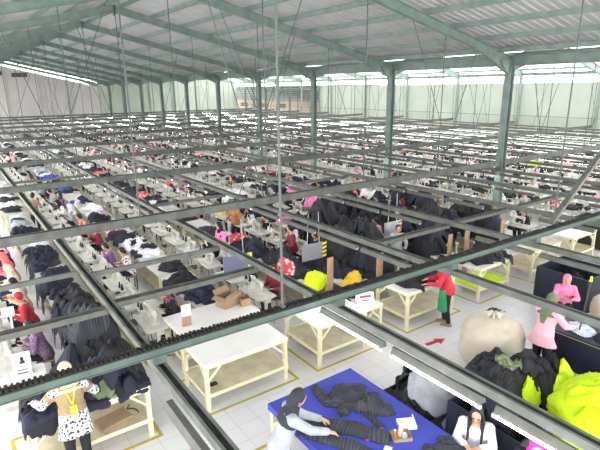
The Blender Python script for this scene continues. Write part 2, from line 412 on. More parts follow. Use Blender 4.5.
for d, j, x, y, n in slots[300:]:
    mb.box(x - .17, x - .04, y - .66, y + .66, 2.225, 2.29, 0); mb.tube((x - .105, y - .6, 2.212), (x - .105, y + .6, 2.212), .014, n=6, m=1)
if mb.v: tag(link('hanging_strip_light', mb.mesh('far_lights', [housem, tubem])), 'distant fluorescent strip lights merging into white streaks under the far rails', 'light', kind='stuff')
# hanger rods and wires
nh = 0
def hanger(p, q, r, label, grp, name='hanger_rod', m=None):
    mb = MB(); mb.tube(p, q, r, n=6); mb.box(q[0] - .03, q[0] + .03, q[1] - .03, q[1] + .03, q[2] - .02, q[2] + .02)
    tag(link(name, mb.mesh(name, m or rodm)), label, 'rod' if name == 'hanger_rod' else 'wire', grp)
for k, y in enumerate(BY):
    xs = [3.27, 10.15] if k == 0 else [3.3 + 3.45 * i for i in range(11)]
    for i, x in enumerate(xs):
        if abs(x - EX) < .8: continue
        if k > 6 and i % 2: continue
        if not (seen(x, y, 4.5) or seen(x, y, 3)): continue
        top = roofz(x) - .30
        hanger((x, y if k else 5.04, top), (x, y if k else 5.04, 2.70), .017, 'thin vertical steel rod, %s from the left, holding up the %s cross beam' % (ORD[i], ORD[k]), 'hanger rods')
        if k and i % 2 == k % 2:
            s = 1 if (i // 2) % 2 else -1; x2 = x + s * 1.7
            if abs(x2 - EX) > .6:
                hanger((x2, y, roofz(x2) - .28), (x + .12 * s, y, 2.70), .014, 'slanting steel wire beside the %s rod of the %s cross beam' % (ORD[i], ORD[k]), 'slanting hanger wires', 'hanger_wire')
            x3 = x - s * 1.5
            if abs(x3 - EX) > .6 and (k < 3 or i % 4 == k % 4):
                hanger((x3, y + .05, roofz(x3) - .28), (x + .9 * s, y + .05, 2.70), .012, 'long crossing wire near the %s rod of the %s cross beam' % (ORD[i], ORD[k]), 'crossing hanger wires', 'hanger_wire')
mb = MB(); mb.bar((9.95, 5.0, 2.73), (13.4, 5.0, 5.22), .11, .07); tag(link('hanging_brace', mb.mesh('brace', railm)), 'pale inclined steel brace rising from the nearest cross beam toward a column', 'brace')
# ------------------------------------------------------------------ tables
GX0, GY0, GS = -1.0, 1.0, .04
HH = np.zeros((480, 600))                        # support heights under the cloth, x from -1 to 18.2, y from 1 to 25
def setH(x0, x1, y0, y1, z):
    a = HH[max(0, int((x0 - GX0) / GS)):int((x1 - GX0) / GS) + 1, max(0, int((y0 - GY0) / GS)):int((y1 - GY0) / GS) + 1]
    np.maximum(a, z, out=a)
def work_table(x0, x1, y0, y1, h, label, shelf=.30, top=whitetop, group='cream steel work tables', name='work_table'):
    o = empty(name, (x0, y0, 0), 0, label, 'table', group); W = x1 - x0; D = y1 - y0; l = .035
    m = MB(); m.box(0, W, 0, D, h - .03, h); part('table_top', m.mesh('table_top', top), o)
    m = MB(); m.box(.01, W - .01, .01, .035, h - .085, h - .031); m.box(.01, W - .01, D - .035, D - .01, h - .085, h - .031); m.box(.01, .035, .035, D - .035, h - .085, h - .031); m.box(W - .035, W - .01, .035, D - .035, h - .085, h - .031)
    part('rim', m.mesh('rim', cream), o)
    for sx in (0, 1):
        for sy in (0, 1):
            m = MB(); cx = .045 if not sx else W - .045; cy = .045 if not sy else D - .045
            m.box(cx - l, cx + l, cy - l, cy + l, 0, h - .086); m.box(cx - .05, cx + .05, cy - .05, cy + .05, 0, .012)
            part('leg', m.mesh('leg', cream), o)
            m = MB(); dx = 1 if not sx else -1; dy = 1 if not sy else -1
            m.bar((cx + dx * .034, cy, h - .33), (cx + dx * .27, cy, h - .10), .035); m.bar((cx, cy + dy * .034, h - .33), (cx, cy + dy * .27, h - .10), .035)
            part('brace', m.mesh('brace', cream), o)
    if shelf:
        m = MB(); m.box(.02, W - .02, .02, D - .02, shelf - .015, shelf); part('shelf', m.mesh('shelf', shelfm), o)
        m = MB(); m.box(0, W, 0, .019, shelf - .05, shelf + .02); m.box(0, W, D - .019, D, shelf - .05, shelf + .02); m.box(0, .019, .019, D - .019, shelf - .05, shelf + .02); m.box(W - .019, W, .019, D - .019, shelf - .05, shelf + .02); part('shelf_rail', m.mesh('shelf_rail', cream), o)
    setH(x0, x1, y0, y1, h); return o
work_table(.25, 2.0, 7.05, 8.1, .90, 'cream work table heaped with dark jackets, woman in tan vest standing at it')
work_table(2.95, 4.68, 7.05, 8.10, .90, 'wide cream table with empty white top standing alone near the aisle arrow')
work_table(5.42, 6.72, 7.02, 8.30, .90, 'cream table with empty white top partly under the second light rail')
work_table(6.86, 7.42, 7.25, 8.35, .78, 'low narrow white table holding a small red-striped card box', shelf=0)
work_table(8.05, 9.75, 7.08, 8.15, .90, 'cream table with dark cloth on top, person in red standing at it')
work_table(10.75, 12.15, 7.05, 8.05, .90, 'cream table with black cloth on top and lime cloth on its shelf')
work_table(12.9 + .3, 14.7, 7.0, 8.1, .90, 'cream table with forked braces behind the navy bin, empty shelf', top=shelfm)
work_table(15.4, 16.9, 6.95, 7.95, .90, 'farthest cream table along the cross aisle beside a black bin')
work_table(3.1, 4.95, 8.5, 9.45, .84, 'white-topped table with open cardboard box behind the big empty table', shelf=.3)
bt = work_table(3.30, 4.92, 2.6, 5.52, .90, 'large table covered with bright blue cloth in the foreground', shelf=0, top=bluem, group='cloth covered tables')
b2 = work_table(9.08, 10.3, 1.9, 4.35, .88, 'navy covered table beside the woman in the pink shirt', shelf=0, top=navybox, group='cloth covered tables')
# yellow floor tape outlines, arrows
def tape(x0, x1, y0, y1, label, wd=.06):
    m = MB(); z0, z1 = .001, .004
    m.box(x0, x1, y0, y0 + wd, z0, z1); m.box(x0, x1, y1 - wd, y1, z0, z1); m.box(x0, x0 + wd, y0 + wd, y1 - wd, z0, z1); m.box(x1 - wd, x1, y0 + wd, y1 - wd, z0, z1)
    tag(link('floor_tape', m.mesh('floor_tape', yellowt)), label, 'floor marking', 'yellow tape outlines')
tape(.02, 2.1, 6.92, 8.3, 'yellow tape outline on the floor around the jacket table at the left')
tape(2.78, 4.86, 6.92, 8.25, 'yellow tape outline on the floor around the wide empty white table')
tape(5.28, 6.98, 6.9, 8.42, 'yellow tape outline around the empty table under the second rail')
tape(7.9, 9.9, 6.93, 8.3, 'yellow tape outline under the table of the person in red')
tape(10.6, 12.3, 6.9, 8.2, 'yellow tape outline under the table with lime cloth')
tape(13.05, 14.85, 6.85, 8.25, 'yellow tape outline under the forked-brace table behind the bin')
tape(15.25, 17.05, 6.8, 8.1, 'yellow tape outline under the farthest aisle table')
tape(3.1, 5.1, 2.45, 5.75, 'yellow tape outline on the floor around the blue table')
for k, x in enumerate((2.62, 5.57, 8.3 - .12, 10.78)):
    m = MB(); m.box(x - .03, x + .03, 9.2 if k != 1 else 12.4, 44, .001, .004)
    tag(link('floor_tape', m.mesh('floor_tape', yellowt)), 'long straight yellow tape line along the %s sewing aisle' % ORD[k], 'floor marking', 'yellow aisle lines')
def arrow(x, y, rz, label):
    m = MB(); P = [(-.26, -.05), (.06, -.05), (.06, -.13), (.30, 0), (.06, .13), (.06, .05), (-.26, .05)]
    m.add([(a, b, 0) for a, b in P] + [(a, b, .003) for a, b in P], [(7, 8, 12, 13), (9, 10, 11), tuple((6, 5, 1, 0)), (4, 3, 2)] + [(i, (i + 1) % 7, (i + 1) % 7 + 7, i + 7) for i in range(7)])
    tag(link('floor_arrow', m.mesh('floor_arrow', redp), loc=(x, y, .001), rz=rz), label, 'floor marking', 'red floor arrows')
arrow(8.12, 6.30, -.12, 'red arrow stuck on the white floor near the beige sack'); arrow(2.30, 6.30, 0, 'red arrow on the white floor below the first light rail')

# ------------------------------------------------------------------ sewing machines
def beam_leg(m, x):
    m.bar((x, -.21, .03), (x, .23, .03), .05, .05); m.box(x - .025, x + .025, -.02, .04, .05, .69); m.bar((x, -.2, .70), (x, .2, .70), .045, .03)
def machine_proto(lod, cone):
    o = empty('sewing_machine')
    m = MB(); m.box(-.47, .47, -.25, .26, .715, .75); part('table_top', m.mesh('table_top', paletop), o)
    if lod == 0:
        for x in (-.42, .42): m = MB(); beam_leg(m, x); m.box(x - .03, x + .03, -.24, -.18, 0, .03); m.box(x - .03, x + .03, .2, .26, 0, .03); part('leg', m.mesh('leg', legm), o)
        m = MB(); m.bar((-.39, .02, .16), (.39, .02, .16), .04); part('stretcher', m.mesh('stretcher', legm), o)
        m = MB(); m.box(-.2, .14, -.16, .06, .19, .21); m.bar((.1, 0, .21), (.16, .02, .5), .012); part('treadle', m.mesh('treadle', motorm), o)
        m = MB(); m.tube((.05, .05, .60), (.30, .05, .60), .085, n=14); m.tube((.30, .05, .60), (.34, .05, .60), .05, n=12); m.box(-.05, .05, -.03, .11, .58, .71); part('motor', m.mesh('motor', motorm), o)
        m = MB(); m.box(-.46, -.20, -.12, .05, .60, .713); part('drawer', m.mesh('drawer', legm), o)
    else:
        m = MB()
        for x in (-.42, .42): beam_leg(m, x)
        m.bar((-.39, .02, .16), (.39, .02, .16), .04); part('stand', m.mesh('stand', legm), o)
        m = MB(); m.tube((.05, .05, .60), (.30, .05, .60), .085, n=8); part('motor', m.mesh('motor', motorm), o)
    n = 12 if lod == 0 else 8
    m = MB(); m.box(-.25, .27, -.09, .09, .75, .79)                        # bed
    m.loft([(V((.19, 0, z)), V((a, 0, 0)), V((0, b, 0))) for z, a, b in ((.788, .085, .075), (.90, .065, .06), (1.0, .07, .065), (1.06, .075, .07), (1.085, .05, .05))], n)
    m.loft([(V((x, 0, z)), V((0, b, 0)), V((0, 0, a))) for x, z, a, b in ((.20, 1.02, .055, .055), (.05, 1.02, .05, .05), (-.12, 1.025, .05, .045), (-.20, 1.01, .075, .05), (-.25, 1.0, .08, .045), (-.262, 1.0, .06, .03))], n)
    m.box(-.245, -.215, -.02, .02, .86, .95); m.box(-.235, -.222, -.006, .006, .79, .86)
    h = part('machine_head', m.mesh('machine_head', machm, lod == 9), o)
    m = MB(); m.tube((.262, 0, 1.02), (.30, 0, 1.02), .065, n=n); part('hand_wheel', m.mesh('hand_wheel', chrome if lod == 0 else motorm), h) if lod == 0 else part('hand_wheel', m.mesh('hand_wheel', motorm), o)
    m = MB(); m.tube((.06, .20, .75), (.06, .20, 1.36), .010, n=6); m.box(-.10, .22, .13, .27, 1.06, 1.075); m.bar((-.08, .2, 1.35), (.2, .2, 1.35), .012)
    part('thread_stand', m.mesh('thread_stand', legm), o)
    for x in (-.03, .15):
        m = MB(); m.lathe([(.036, 1.076), (.036, 1.10), (.016, 1.21), (.012, 1.22)], (x, .2, 0), n=10 if lod == 0 else 7)
        part('thread_cone', m.mesh('thread_cone', cone), o)
    return o
PITCH = 1.31
BX = [.25 + 2.65 * k for k in range(6)] + [15.95] + [18.7 + 2.65 * k for k in range(8)]
BX = [b for b in BX if b < 36.8]
MP = {}
cand = []; nearY = {}
for k, b in enumerate(BX):
    i = 0; y = 9.62 if not 3 <= k <= 5 else 11.55
    if k == 6: y = 9.2
    if k >= 7: y = 5.5
    while y < YE - 2:
        if seen(b, y, 1.0, 8) and not (abs(b + .5 - EX) < .9 and min(abs(y - f) for f in FR) < .5):
            cand.append((math.hypot(b, y), k, i, b, y)); i += 1
        y += PITCH
cand.sort()
NM = 300
for d, k, i, b, y in cand[:NM]:
    lod = 0 if d < 17.5 else 1; cn = (k * 7 + i * 3) % 3; key = (lod, cn != 0)
    if key not in MP: MP[key] = machine_proto(lod, conem if key[1] else conew); o = MP[key]
    else: o = copy_tree(MP[key])
    o.location = (b + R_.uniform(-.04, .04), y, 0); o.rotation_euler = (0, 0, PI / 2 + R_.uniform(-.05, .05))
    tag(o, 'sewing machine on pale stand, %s from the near end of the %s machine row' % (ORD[i], ORD[k]), 'sewing machine', 'sewing machines in rows')
mb = MB()
for d, k, i, b, y in cand[NM:]:
    mb.box(b - .25, b + .25, y - .53, y + .53, .71, .75, 1)
    for s in (-.42, .42): mb.box(b - .03, b + .03, y + s - .03, y + s + .03, 0, .71, 2)
    mb.box(b - .08, b + .08, y + .12, y + .26, .75, 1.06, 0); mb.box(b - .05, b + .05, y - .26, y + .12, .97, 1.07, 0)
    mb.box(b - .25, b - .15, y - .05, y + .2, 1.07, 1.22, 3); mb.box(b - .1, b + .1, y - .1, y + .1, .5, .7, 3)
tag(link('sewing_machine', mb.mesh('far_machines', [machm, paletop, legm, motorm])), 'distant ranks of pale sewing machines filling the far half of the hall', 'sewing machine', kind='stuff')

# ------------------------------------------------------------------ long garment tables between the rows
PT = []
for k, b in enumerate(BX):
    if k == 6: continue
    y = 9.2 if k != 1 else 9.55
    if k >= 7: y = 5.2
    n = 0
    while y < YE - 4:
        if seen(b + 1.45, y + 1.2, .7, 60): PT.append((math.hypot(b, y), k, n, b + 1.08, y)); n += 1
        y += 2.62
PT.sort(); TZ = .70
NT = 110
gt = None
for d, k, n, x, y in PT[:NT]:
    if gt is None:
        gt = empty('garment_table')
        m = MB(); m.box(0, .80, 0, 2.58, TZ - .03, TZ); part('table_top', m.mesh('table_top', lowtop), gt)
        for sx in (.05, .75):
            for sy in (.06, 2.52): m = MB(); m.box(sx - .025, sx + .025, sy - .025, sy + .025, 0, TZ - .03); part('leg', m.mesh('leg', cream), gt)
        m = MB(); m.box(.03, .77, .1, 2.48, .20, .22); part('shelf', m.mesh('shelf', shelfm), gt); o = gt
    else: o = copy_tree(gt)
    o.location = (x, y, 0); tag(o, 'long low white garment table, %s from near end of the %s row of tables' % (ORD[n], ORD[k]), 'table', 'garment tables between machine rows')
    setH(x, x + .8, y, y + 2.58, TZ)
for k, x in ((3, 8.32), (4, 10.97), (5, 13.62)):
    o = copy_tree(gt); o.location = (x, 8.62, 0); tag(o, 'low table buried in black garments before the %s machine row' % ORD[k], 'table', 'garment tables between machine rows'); setH(x, x + .8, 8.62, 11.2, TZ)
o = copy_tree(gt); o.location = (7.47, 8.55, 0); tag(o, 'low table with dark garments and a golden cloth behind the red-striped card box', 'table', 'garment tables between machine rows'); setH(7.47, 8.27, 8.55, 11.13, TZ)
mb = MB()
for d, k, n, x, y in PT[NT:]:
    mb.box(x, x + .8, y, y + 2.58, TZ - .03, TZ)
    for sx in (.05, .75): mb.box(x + sx - .02, x + sx + .02, y + .1, y + .14, 0, TZ - .03); mb.box(x + sx - .02, x + sx + .02, y + 2.4, y + 2.44, 0, TZ - .03)
if mb.v: tag(link('garment_table', mb.mesh('far_tables', paletop)), 'distant low white garment tables between the far machine rows', 'table', kind='stuff')

# ------------------------------------------------------------------ garments, each draped over what lies below it
def sd_box(x, y, cx, cy, hx, hy, a, r=.04):
    c, s = math.cos(a), math.sin(a); u = np.abs((x - cx) * c + (y - cy) * s) - hx + r; v = np.abs(-(x - cx) * s + (y - cy) * c) - hy + r
    return np.hypot(np.maximum(u, 0), np.maximum(v, 0)) + np.minimum(np.maximum(u, v), 0) - r
def sd_garment(kind, u, v, rg):
    if kind == 'jacket':
        d = sd_box(u, v, 0, 0, .27, .34, 0, .08); a1 = rg.uniform(.1, 1.1); a2 = rg.uniform(.1, 1.1); L = .27
        for s, a in ((1, a1), (-1, a2)):
            d = np.minimum(d, sd_box(u, v, s * (.26 + math.sin(a) * L * .85), .28 - math.cos(a) * L * .85, .085, L, s * a, .06))
        return np.minimum(d, sd_box(u, v, 0, .40, .15, .12, 0, .1))
    if kind == 'trousers':
        a = rg.uniform(.05, .25)
        return np.minimum(np.minimum(sd_box(u, v, .1 + .05, -.1, .10, .45, a, .05), sd_box(u, v, -.1 - .05, -.1, .10, .45, -a, .05)), sd_box(u, v, 0, .36, .2, .12, 0, .05))
    if kind == 'bundle': return np.hypot(u / 1.25, v) * 1.0 - .27
    return sd_box(u, v, 0, 0, .5, .5, 0, .05)
def nfield(x, y, seed, f):
    rg = np.random.RandomState(seed); z = 0
    for i in range(5):
        a = rg.uniform(0, 2 * PI); q = f * (1 + .5 * i); z = z + np.sin((x * math.cos(a) + y * math.sin(a)) * q + rg.uniform(0, 6)) / (1 + .45 * i)
    return z / 2.2
GN = [0]
def garment(kind, x, y, rot, m, rect=None, sc=(1, 1), thick=.07, fold=.03, quilt=0., warp=.06, label=None, group=None, cat='garment', name=None, step=.034, slope=1.3, zmin=0., bag=1.):
    GN[0] += 1; seed = GN[0]; rg = random.Random(seed * 13 + 5)
    e = .62 * max(sc); n = int(2 * e / step) + 1
    g = np.linspace(-e, e, n); U, W_ = np.meshgrid(g, g, indexing='ij')
    Uw = U + warp * nfield(U, W_, seed, 6); Ww = W_ + warp * nfield(U, W_, seed + 500, 6)
    d = sd_garment(kind, Uw / sc[0], Ww / sc[1], rg) * min(sc)
    X = x + U * math.cos(rot) - W_ * math.sin(rot); Y = y + U * math.sin(rot) + W_ * math.cos(rot)
    if rect:
        ov = np.hypot(X - np.clip(X, rect[0] + .01, rect[1] - .01), Y - np.clip(Y, rect[2] + .01, rect[3] - .01))
        d = np.maximum(d, ov - .24 - .05 * nfield(U, W_, seed + 9, 4))
    gx = np.gradient(d, step, axis=0); gy = np.gradient(d, step, axis=1); g2 = np.maximum(gx * gx + gy * gy, .25)
    nearb = np.abs(d) < step * 1.0; mv = np.where(nearb, -d / g2, 0); U = U + np.clip(mv * gx, -step * .6, step * .6); W_ = W_ + np.clip(mv * gy, -step * .6, step * .6); d = np.where(nearb, np.minimum(d * .2, .008), d)
    X = x + U * math.cos(rot) - W_ * math.sin(rot); Y = y + U * math.sin(rot) + W_ * math.cos(rot)
    drop = np.zeros_like(X); Xc, Yc = X.copy(), Y.copy()
    if rect:
        Xc = np.clip(X, rect[0] + .01, rect[1] - .01); Yc = np.clip(Y, rect[2] + .01, rect[3] - .01)
        ov = np.hypot(X - Xc, Y - Yc); fl = np.maximum(ov, 1e-6); lay = .015 + .012 * (seed % 5)
        k = np.where(ov > 0, (lay + .22 * ov) / fl, 0); Xo = Xc + (X - Xc) * np.minimum(k, 1); Yo = Yc + (Y - Yc) * np.minimum(k, 1)
        drop = np.where(ov > 0, .93 * ov, 0)
    else: Xo, Yo = X, Y
    ix = np.clip(((Xc - GX0) / GS).astype(int), 0, HH.shape[0] - 1); iy = np.clip(((Yc - GY0) / GS).astype(int), 0, HH.shape[1] - 1)
    b = np.maximum(HH[ix, iy], zmin); ins = d < .02
    b = np.where(ins, b, -9)
    for _ in range(14):
        p = np.pad(b, 1, constant_values=-9); nb = np.maximum.reduce([p[:-2, 1:-1], p[2:, 1:-1], p[1:-1, :-2], p[1:-1, 2:]]) - slope * step
        b = np.maximum(b, nb)
    prof = 1 - np.exp(np.minimum(d, 0) / .045)
    t = thick * prof * (.72 + .35 * nfield(U, W_, seed + 77, 9)) + fold * np.maximum(0, prof) * (1 - np.abs(nfield(U * 1.0, W_ * .45, seed + 33, 22))) * bag + fold * .55 * np.maximum(0, prof) * (1 - np.abs(nfield(U * .6, W_, seed + 34, 42)))
    top = b + .010 + np.maximum(t, .004) - drop; bot = b + .006 - drop
    top = np.maximum(top, .014); bot = np.maximum(bot, .006)
    ok = (d[:-1, :-1] < .012) & (d[1:, :-1] < .012) & (d[:-1, 1:] < .012) & (d[1:, 1:] < .012)
    idx = -np.ones(d.shape, int); use = np.zeros(d.shape, bool)
    for a, c in ((0, 0), (1, 0), (0, 1), (1, 1)): use[a:n - 1 + a, c:n - 1 + c] |= ok
    ids = np.argwhere(use); idx[use] = np.arange(len(ids)); N = len(ids)
    if N < 12: return None
    vs = np.zeros((2 * N, 3)); vs[:N, 0] = Xo[use]; vs[:N, 1] = Yo[use]; vs[:N, 2] = top[use]; vs[N:, 0] = Xo[use]; vs[N:, 1] = Yo[use]; vs[N:, 2] = bot[use]
    fs = []; cells = np.argwhere(ok); okp = np.pad(ok, 1)
    for a, c in cells:
        q = (int(idx[a, c]), int(idx[a + 1, c]), int(idx[a + 1, c + 1]), int(idx[a, c + 1])); fs.append(q); fs.append((q[3] + N, q[2] + N, q[1] + N, q[0] + N))
        if not okp[a, c + 1]: fs.append((q[0], q[3], q[3] + N, q[0] + N))
        if not okp[a + 2, c + 1]: fs.append((q[2], q[1], q[1] + N, q[2] + N))
        if not okp[a + 1, c]: fs.append((q[1], q[0], q[0] + N, q[1] + N))
        if not okp[a + 1, c + 2]: fs.append((q[3], q[2], q[2] + N, q[3] + N))
    inn = use & ins & (drop < .001)
    np.maximum.at(HH, (ix[inn], iy[inn]), top[inn])
    nm = name or {'jacket': 'jacket', 'trousers': 'trousers', 'bundle': 'garment'}.get(kind, 'cloth')
    me = bpy.data.meshes.new(nm); ox, oy, oz = float(x), float(y), float(vs[:, 2].min())
    me.from_pydata([(a - ox, c - oy, e_ - oz) for a, c, e_ in vs.tolist()], [], fs); me.materials.append(m)
    if quilt: me.attributes.new('stitch', 'FLOAT', 'POINT').data.foreach_set('value', np.concatenate([Ww[use], Ww[use]]) / .05)
    me.polygons.foreach_set('use_smooth', [True] * len(me.polygons)); me.update()
    return tag(link(nm, me, loc=(ox, oy, oz)), label, cat, group)
def heap(n, rect, colours, label, group, kinds=('jacket', 'jacket', 'trousers', 'bundle'), thick=.08, sc=1., step=.036, inset=.12, quilt=0., rot=None, fold=.035):
    """n garments thrown one after another over rect; the label names what they lie on, colour by colour"""
    for i in range(n):
        x = R_.uniform(rect[0] + inset, rect[1] - inset); y = R_.uniform(rect[2] + inset, rect[3] - inset); c = R_.choice(colours)
        q = quilt and R_.random() < .5
        kd = R_.choice(kinds)
        garment(kd, x, y, R_.uniform(0, 6.28) if rot is None else rot + R_.uniform(-.5, .5), QM[c] if q else CL[c], rect, (sc * R_.uniform(.85, 1.1),) * 2, thick, fold, 1. if q else 0., label=label % c if '%s' in label else label, group=group + ', ' + c, step=step)
DK = ['navy', 'black', 'navy', 'charcoal']
# heaps of the near tables
heap(15, (.25, 2.0, 7.08, 8.1), DK, '%s jacket among those heaped on the table of the woman in the tan vest', 'jackets on the near left table', ('jacket', 'jacket', 'bundle'), thick=.045, fold=.025)
garment('bundle', 1.38, 7.28, .4, CL['olive'], (.25, 2.0, 7.05, 8.1), (.65, .6), .05, .03, label='crumpled olive green garment on the table beside the woman in the tan vest')
garment('jacket', 1.75, 7.5, 1.2, CL['black'], (.25, 2.0, 7.05, 8.1), (.8, .75), .10, .03, label='folded black jacket with a white tag at the end of the near left table')
heap(20, (1.28, 2.12, 9.2, 11.8), DK, '%s padded jacket in the big heap behind the near left table', 'jackets heaped behind the near left table', ('jacket',), quilt=1, rot=1.2, thick=.09)
heap(7, (.35, 1.3, 8.3, 9.9), DK, '%s jacket draped low beside the white number card', 'jackets beside the number card', ('jacket',), quilt=1)
heap(9, (1.28, 2.12, 11.85, 14.4), DK, '%s jacket on the table beside the man in purple check', 'jackets beside the man in purple check', ('jacket', 'jacket', 'bundle'))
heap(8, (1.28, 2.12, 14.5, 17.0), DK, '%s jacket on the table beside the cream and coral headscarves', 'jackets beside the headscarves', ('jacket', 'bundle'))
heap(6, (1.28, 2.12, 17.1, 19.6), ['navy', 'black', 'white', 'navy'], '%s garment lying beyond the purple headscarf at the left edge', 'garments beyond the purple headscarf', ('jacket', 'bundle'))
YT = 9.55
for j, (cs, n, txt) in enumerate([(['navy', 'navy', 'black', 'charcoal'], 6, '%s garment on the table beside the woman in maroon headscarf'), (['navy', 'black', 'white', 'navy'], 5, '%s garment laid out beside the woman in flowered white'), (['navy', 'white', 'blue', 'navy'], 5, '%s garment laid out beside the person with the pink panel'),
                                   (['navy', 'black', 'redprint'], 5, '%s garment on the table beside the worker in dark red'), (['navy', 'black', 'white', 'lilac'], 5, '%s garment lying two tables beyond the worker in dark red'), (['white', 'navy', 'blue', 'lilac'], 4, '%s garment lying three tables beyond the worker in dark red')]):
    y = YT + 2.62 * j; heap(n, (3.98, 4.78, y, y + 2.55), cs, txt, 'garments on the second garment row, table %s' % ORD[j], ('jacket', 'trousers', 'bundle'), thick=.06)
for k, (x, cs, n) in enumerate([(6.63, ['navy', 'redprint', 'navy', 'black', 'navy', 'charcoal'], 10), (9.28, ['black', 'navy', 'black', 'black'], 16), (11.93, ['black', 'navy', 'black'], 16), (14.58, ['black', 'navy', 'black'], 15)]):
    for j in range(4):
        y = 9.2 + 2.62 * j; nn = n if j < 2 else max(3, n - 7)
        heap(nn, (x, x + .8, y, y + 2.55), cs if j < 2 else cs + ['white', 'pink', 'navy'], '%%s garment heaped on the %s table of the %s garment row from the left' % (ORD[j], ORD[k + 2]), 'garments on row %s table %s' % (ORD[k + 2], ORD[j]), ('jacket', 'bundle', 'jacket'), thick=.17 if k else .09, step=.045, sc=1.15 if k else 1.)
for k, x in ((3, 8.32), (4, 10.97), (5, 13.62)):
    heap(14, (x, x + .8, 8.62, 11.2), ['black', 'navy', 'black'], '%%s garment heaped on the low table before the %s machine row' % ORD[k], 'garments before machine row %s' % ORD[k], ('jacket', 'bundle', 'jacket'), thick=.16, step=.045, sc=1.15)
heap(9, (7.47, 8.27, 8.75, 11.13), ['black', 'navy', 'black'], '%s garment on the low table under the grey striped panel', 'garments under the grey striped panel', ('jacket', 'bundle', 'jacket'), thick=.07, step=.045)
heap(5, (8.05, 9.75, 7.08, 8.15), ['black', 'charcoal', 'black'], '%s cloth piled on the table of the person in red', 'cloth on the table of the person in red', ('bundle', 'jacket'), inset=.3)
heap(5, (10.75, 12.15, 7.05, 8.05), ['black', 'charcoal'], '%s garment bag lying on the table with the lime shelf', 'garments on the lime shelf table', ('bundle', 'jacket'), inset=.3, thick=.12)
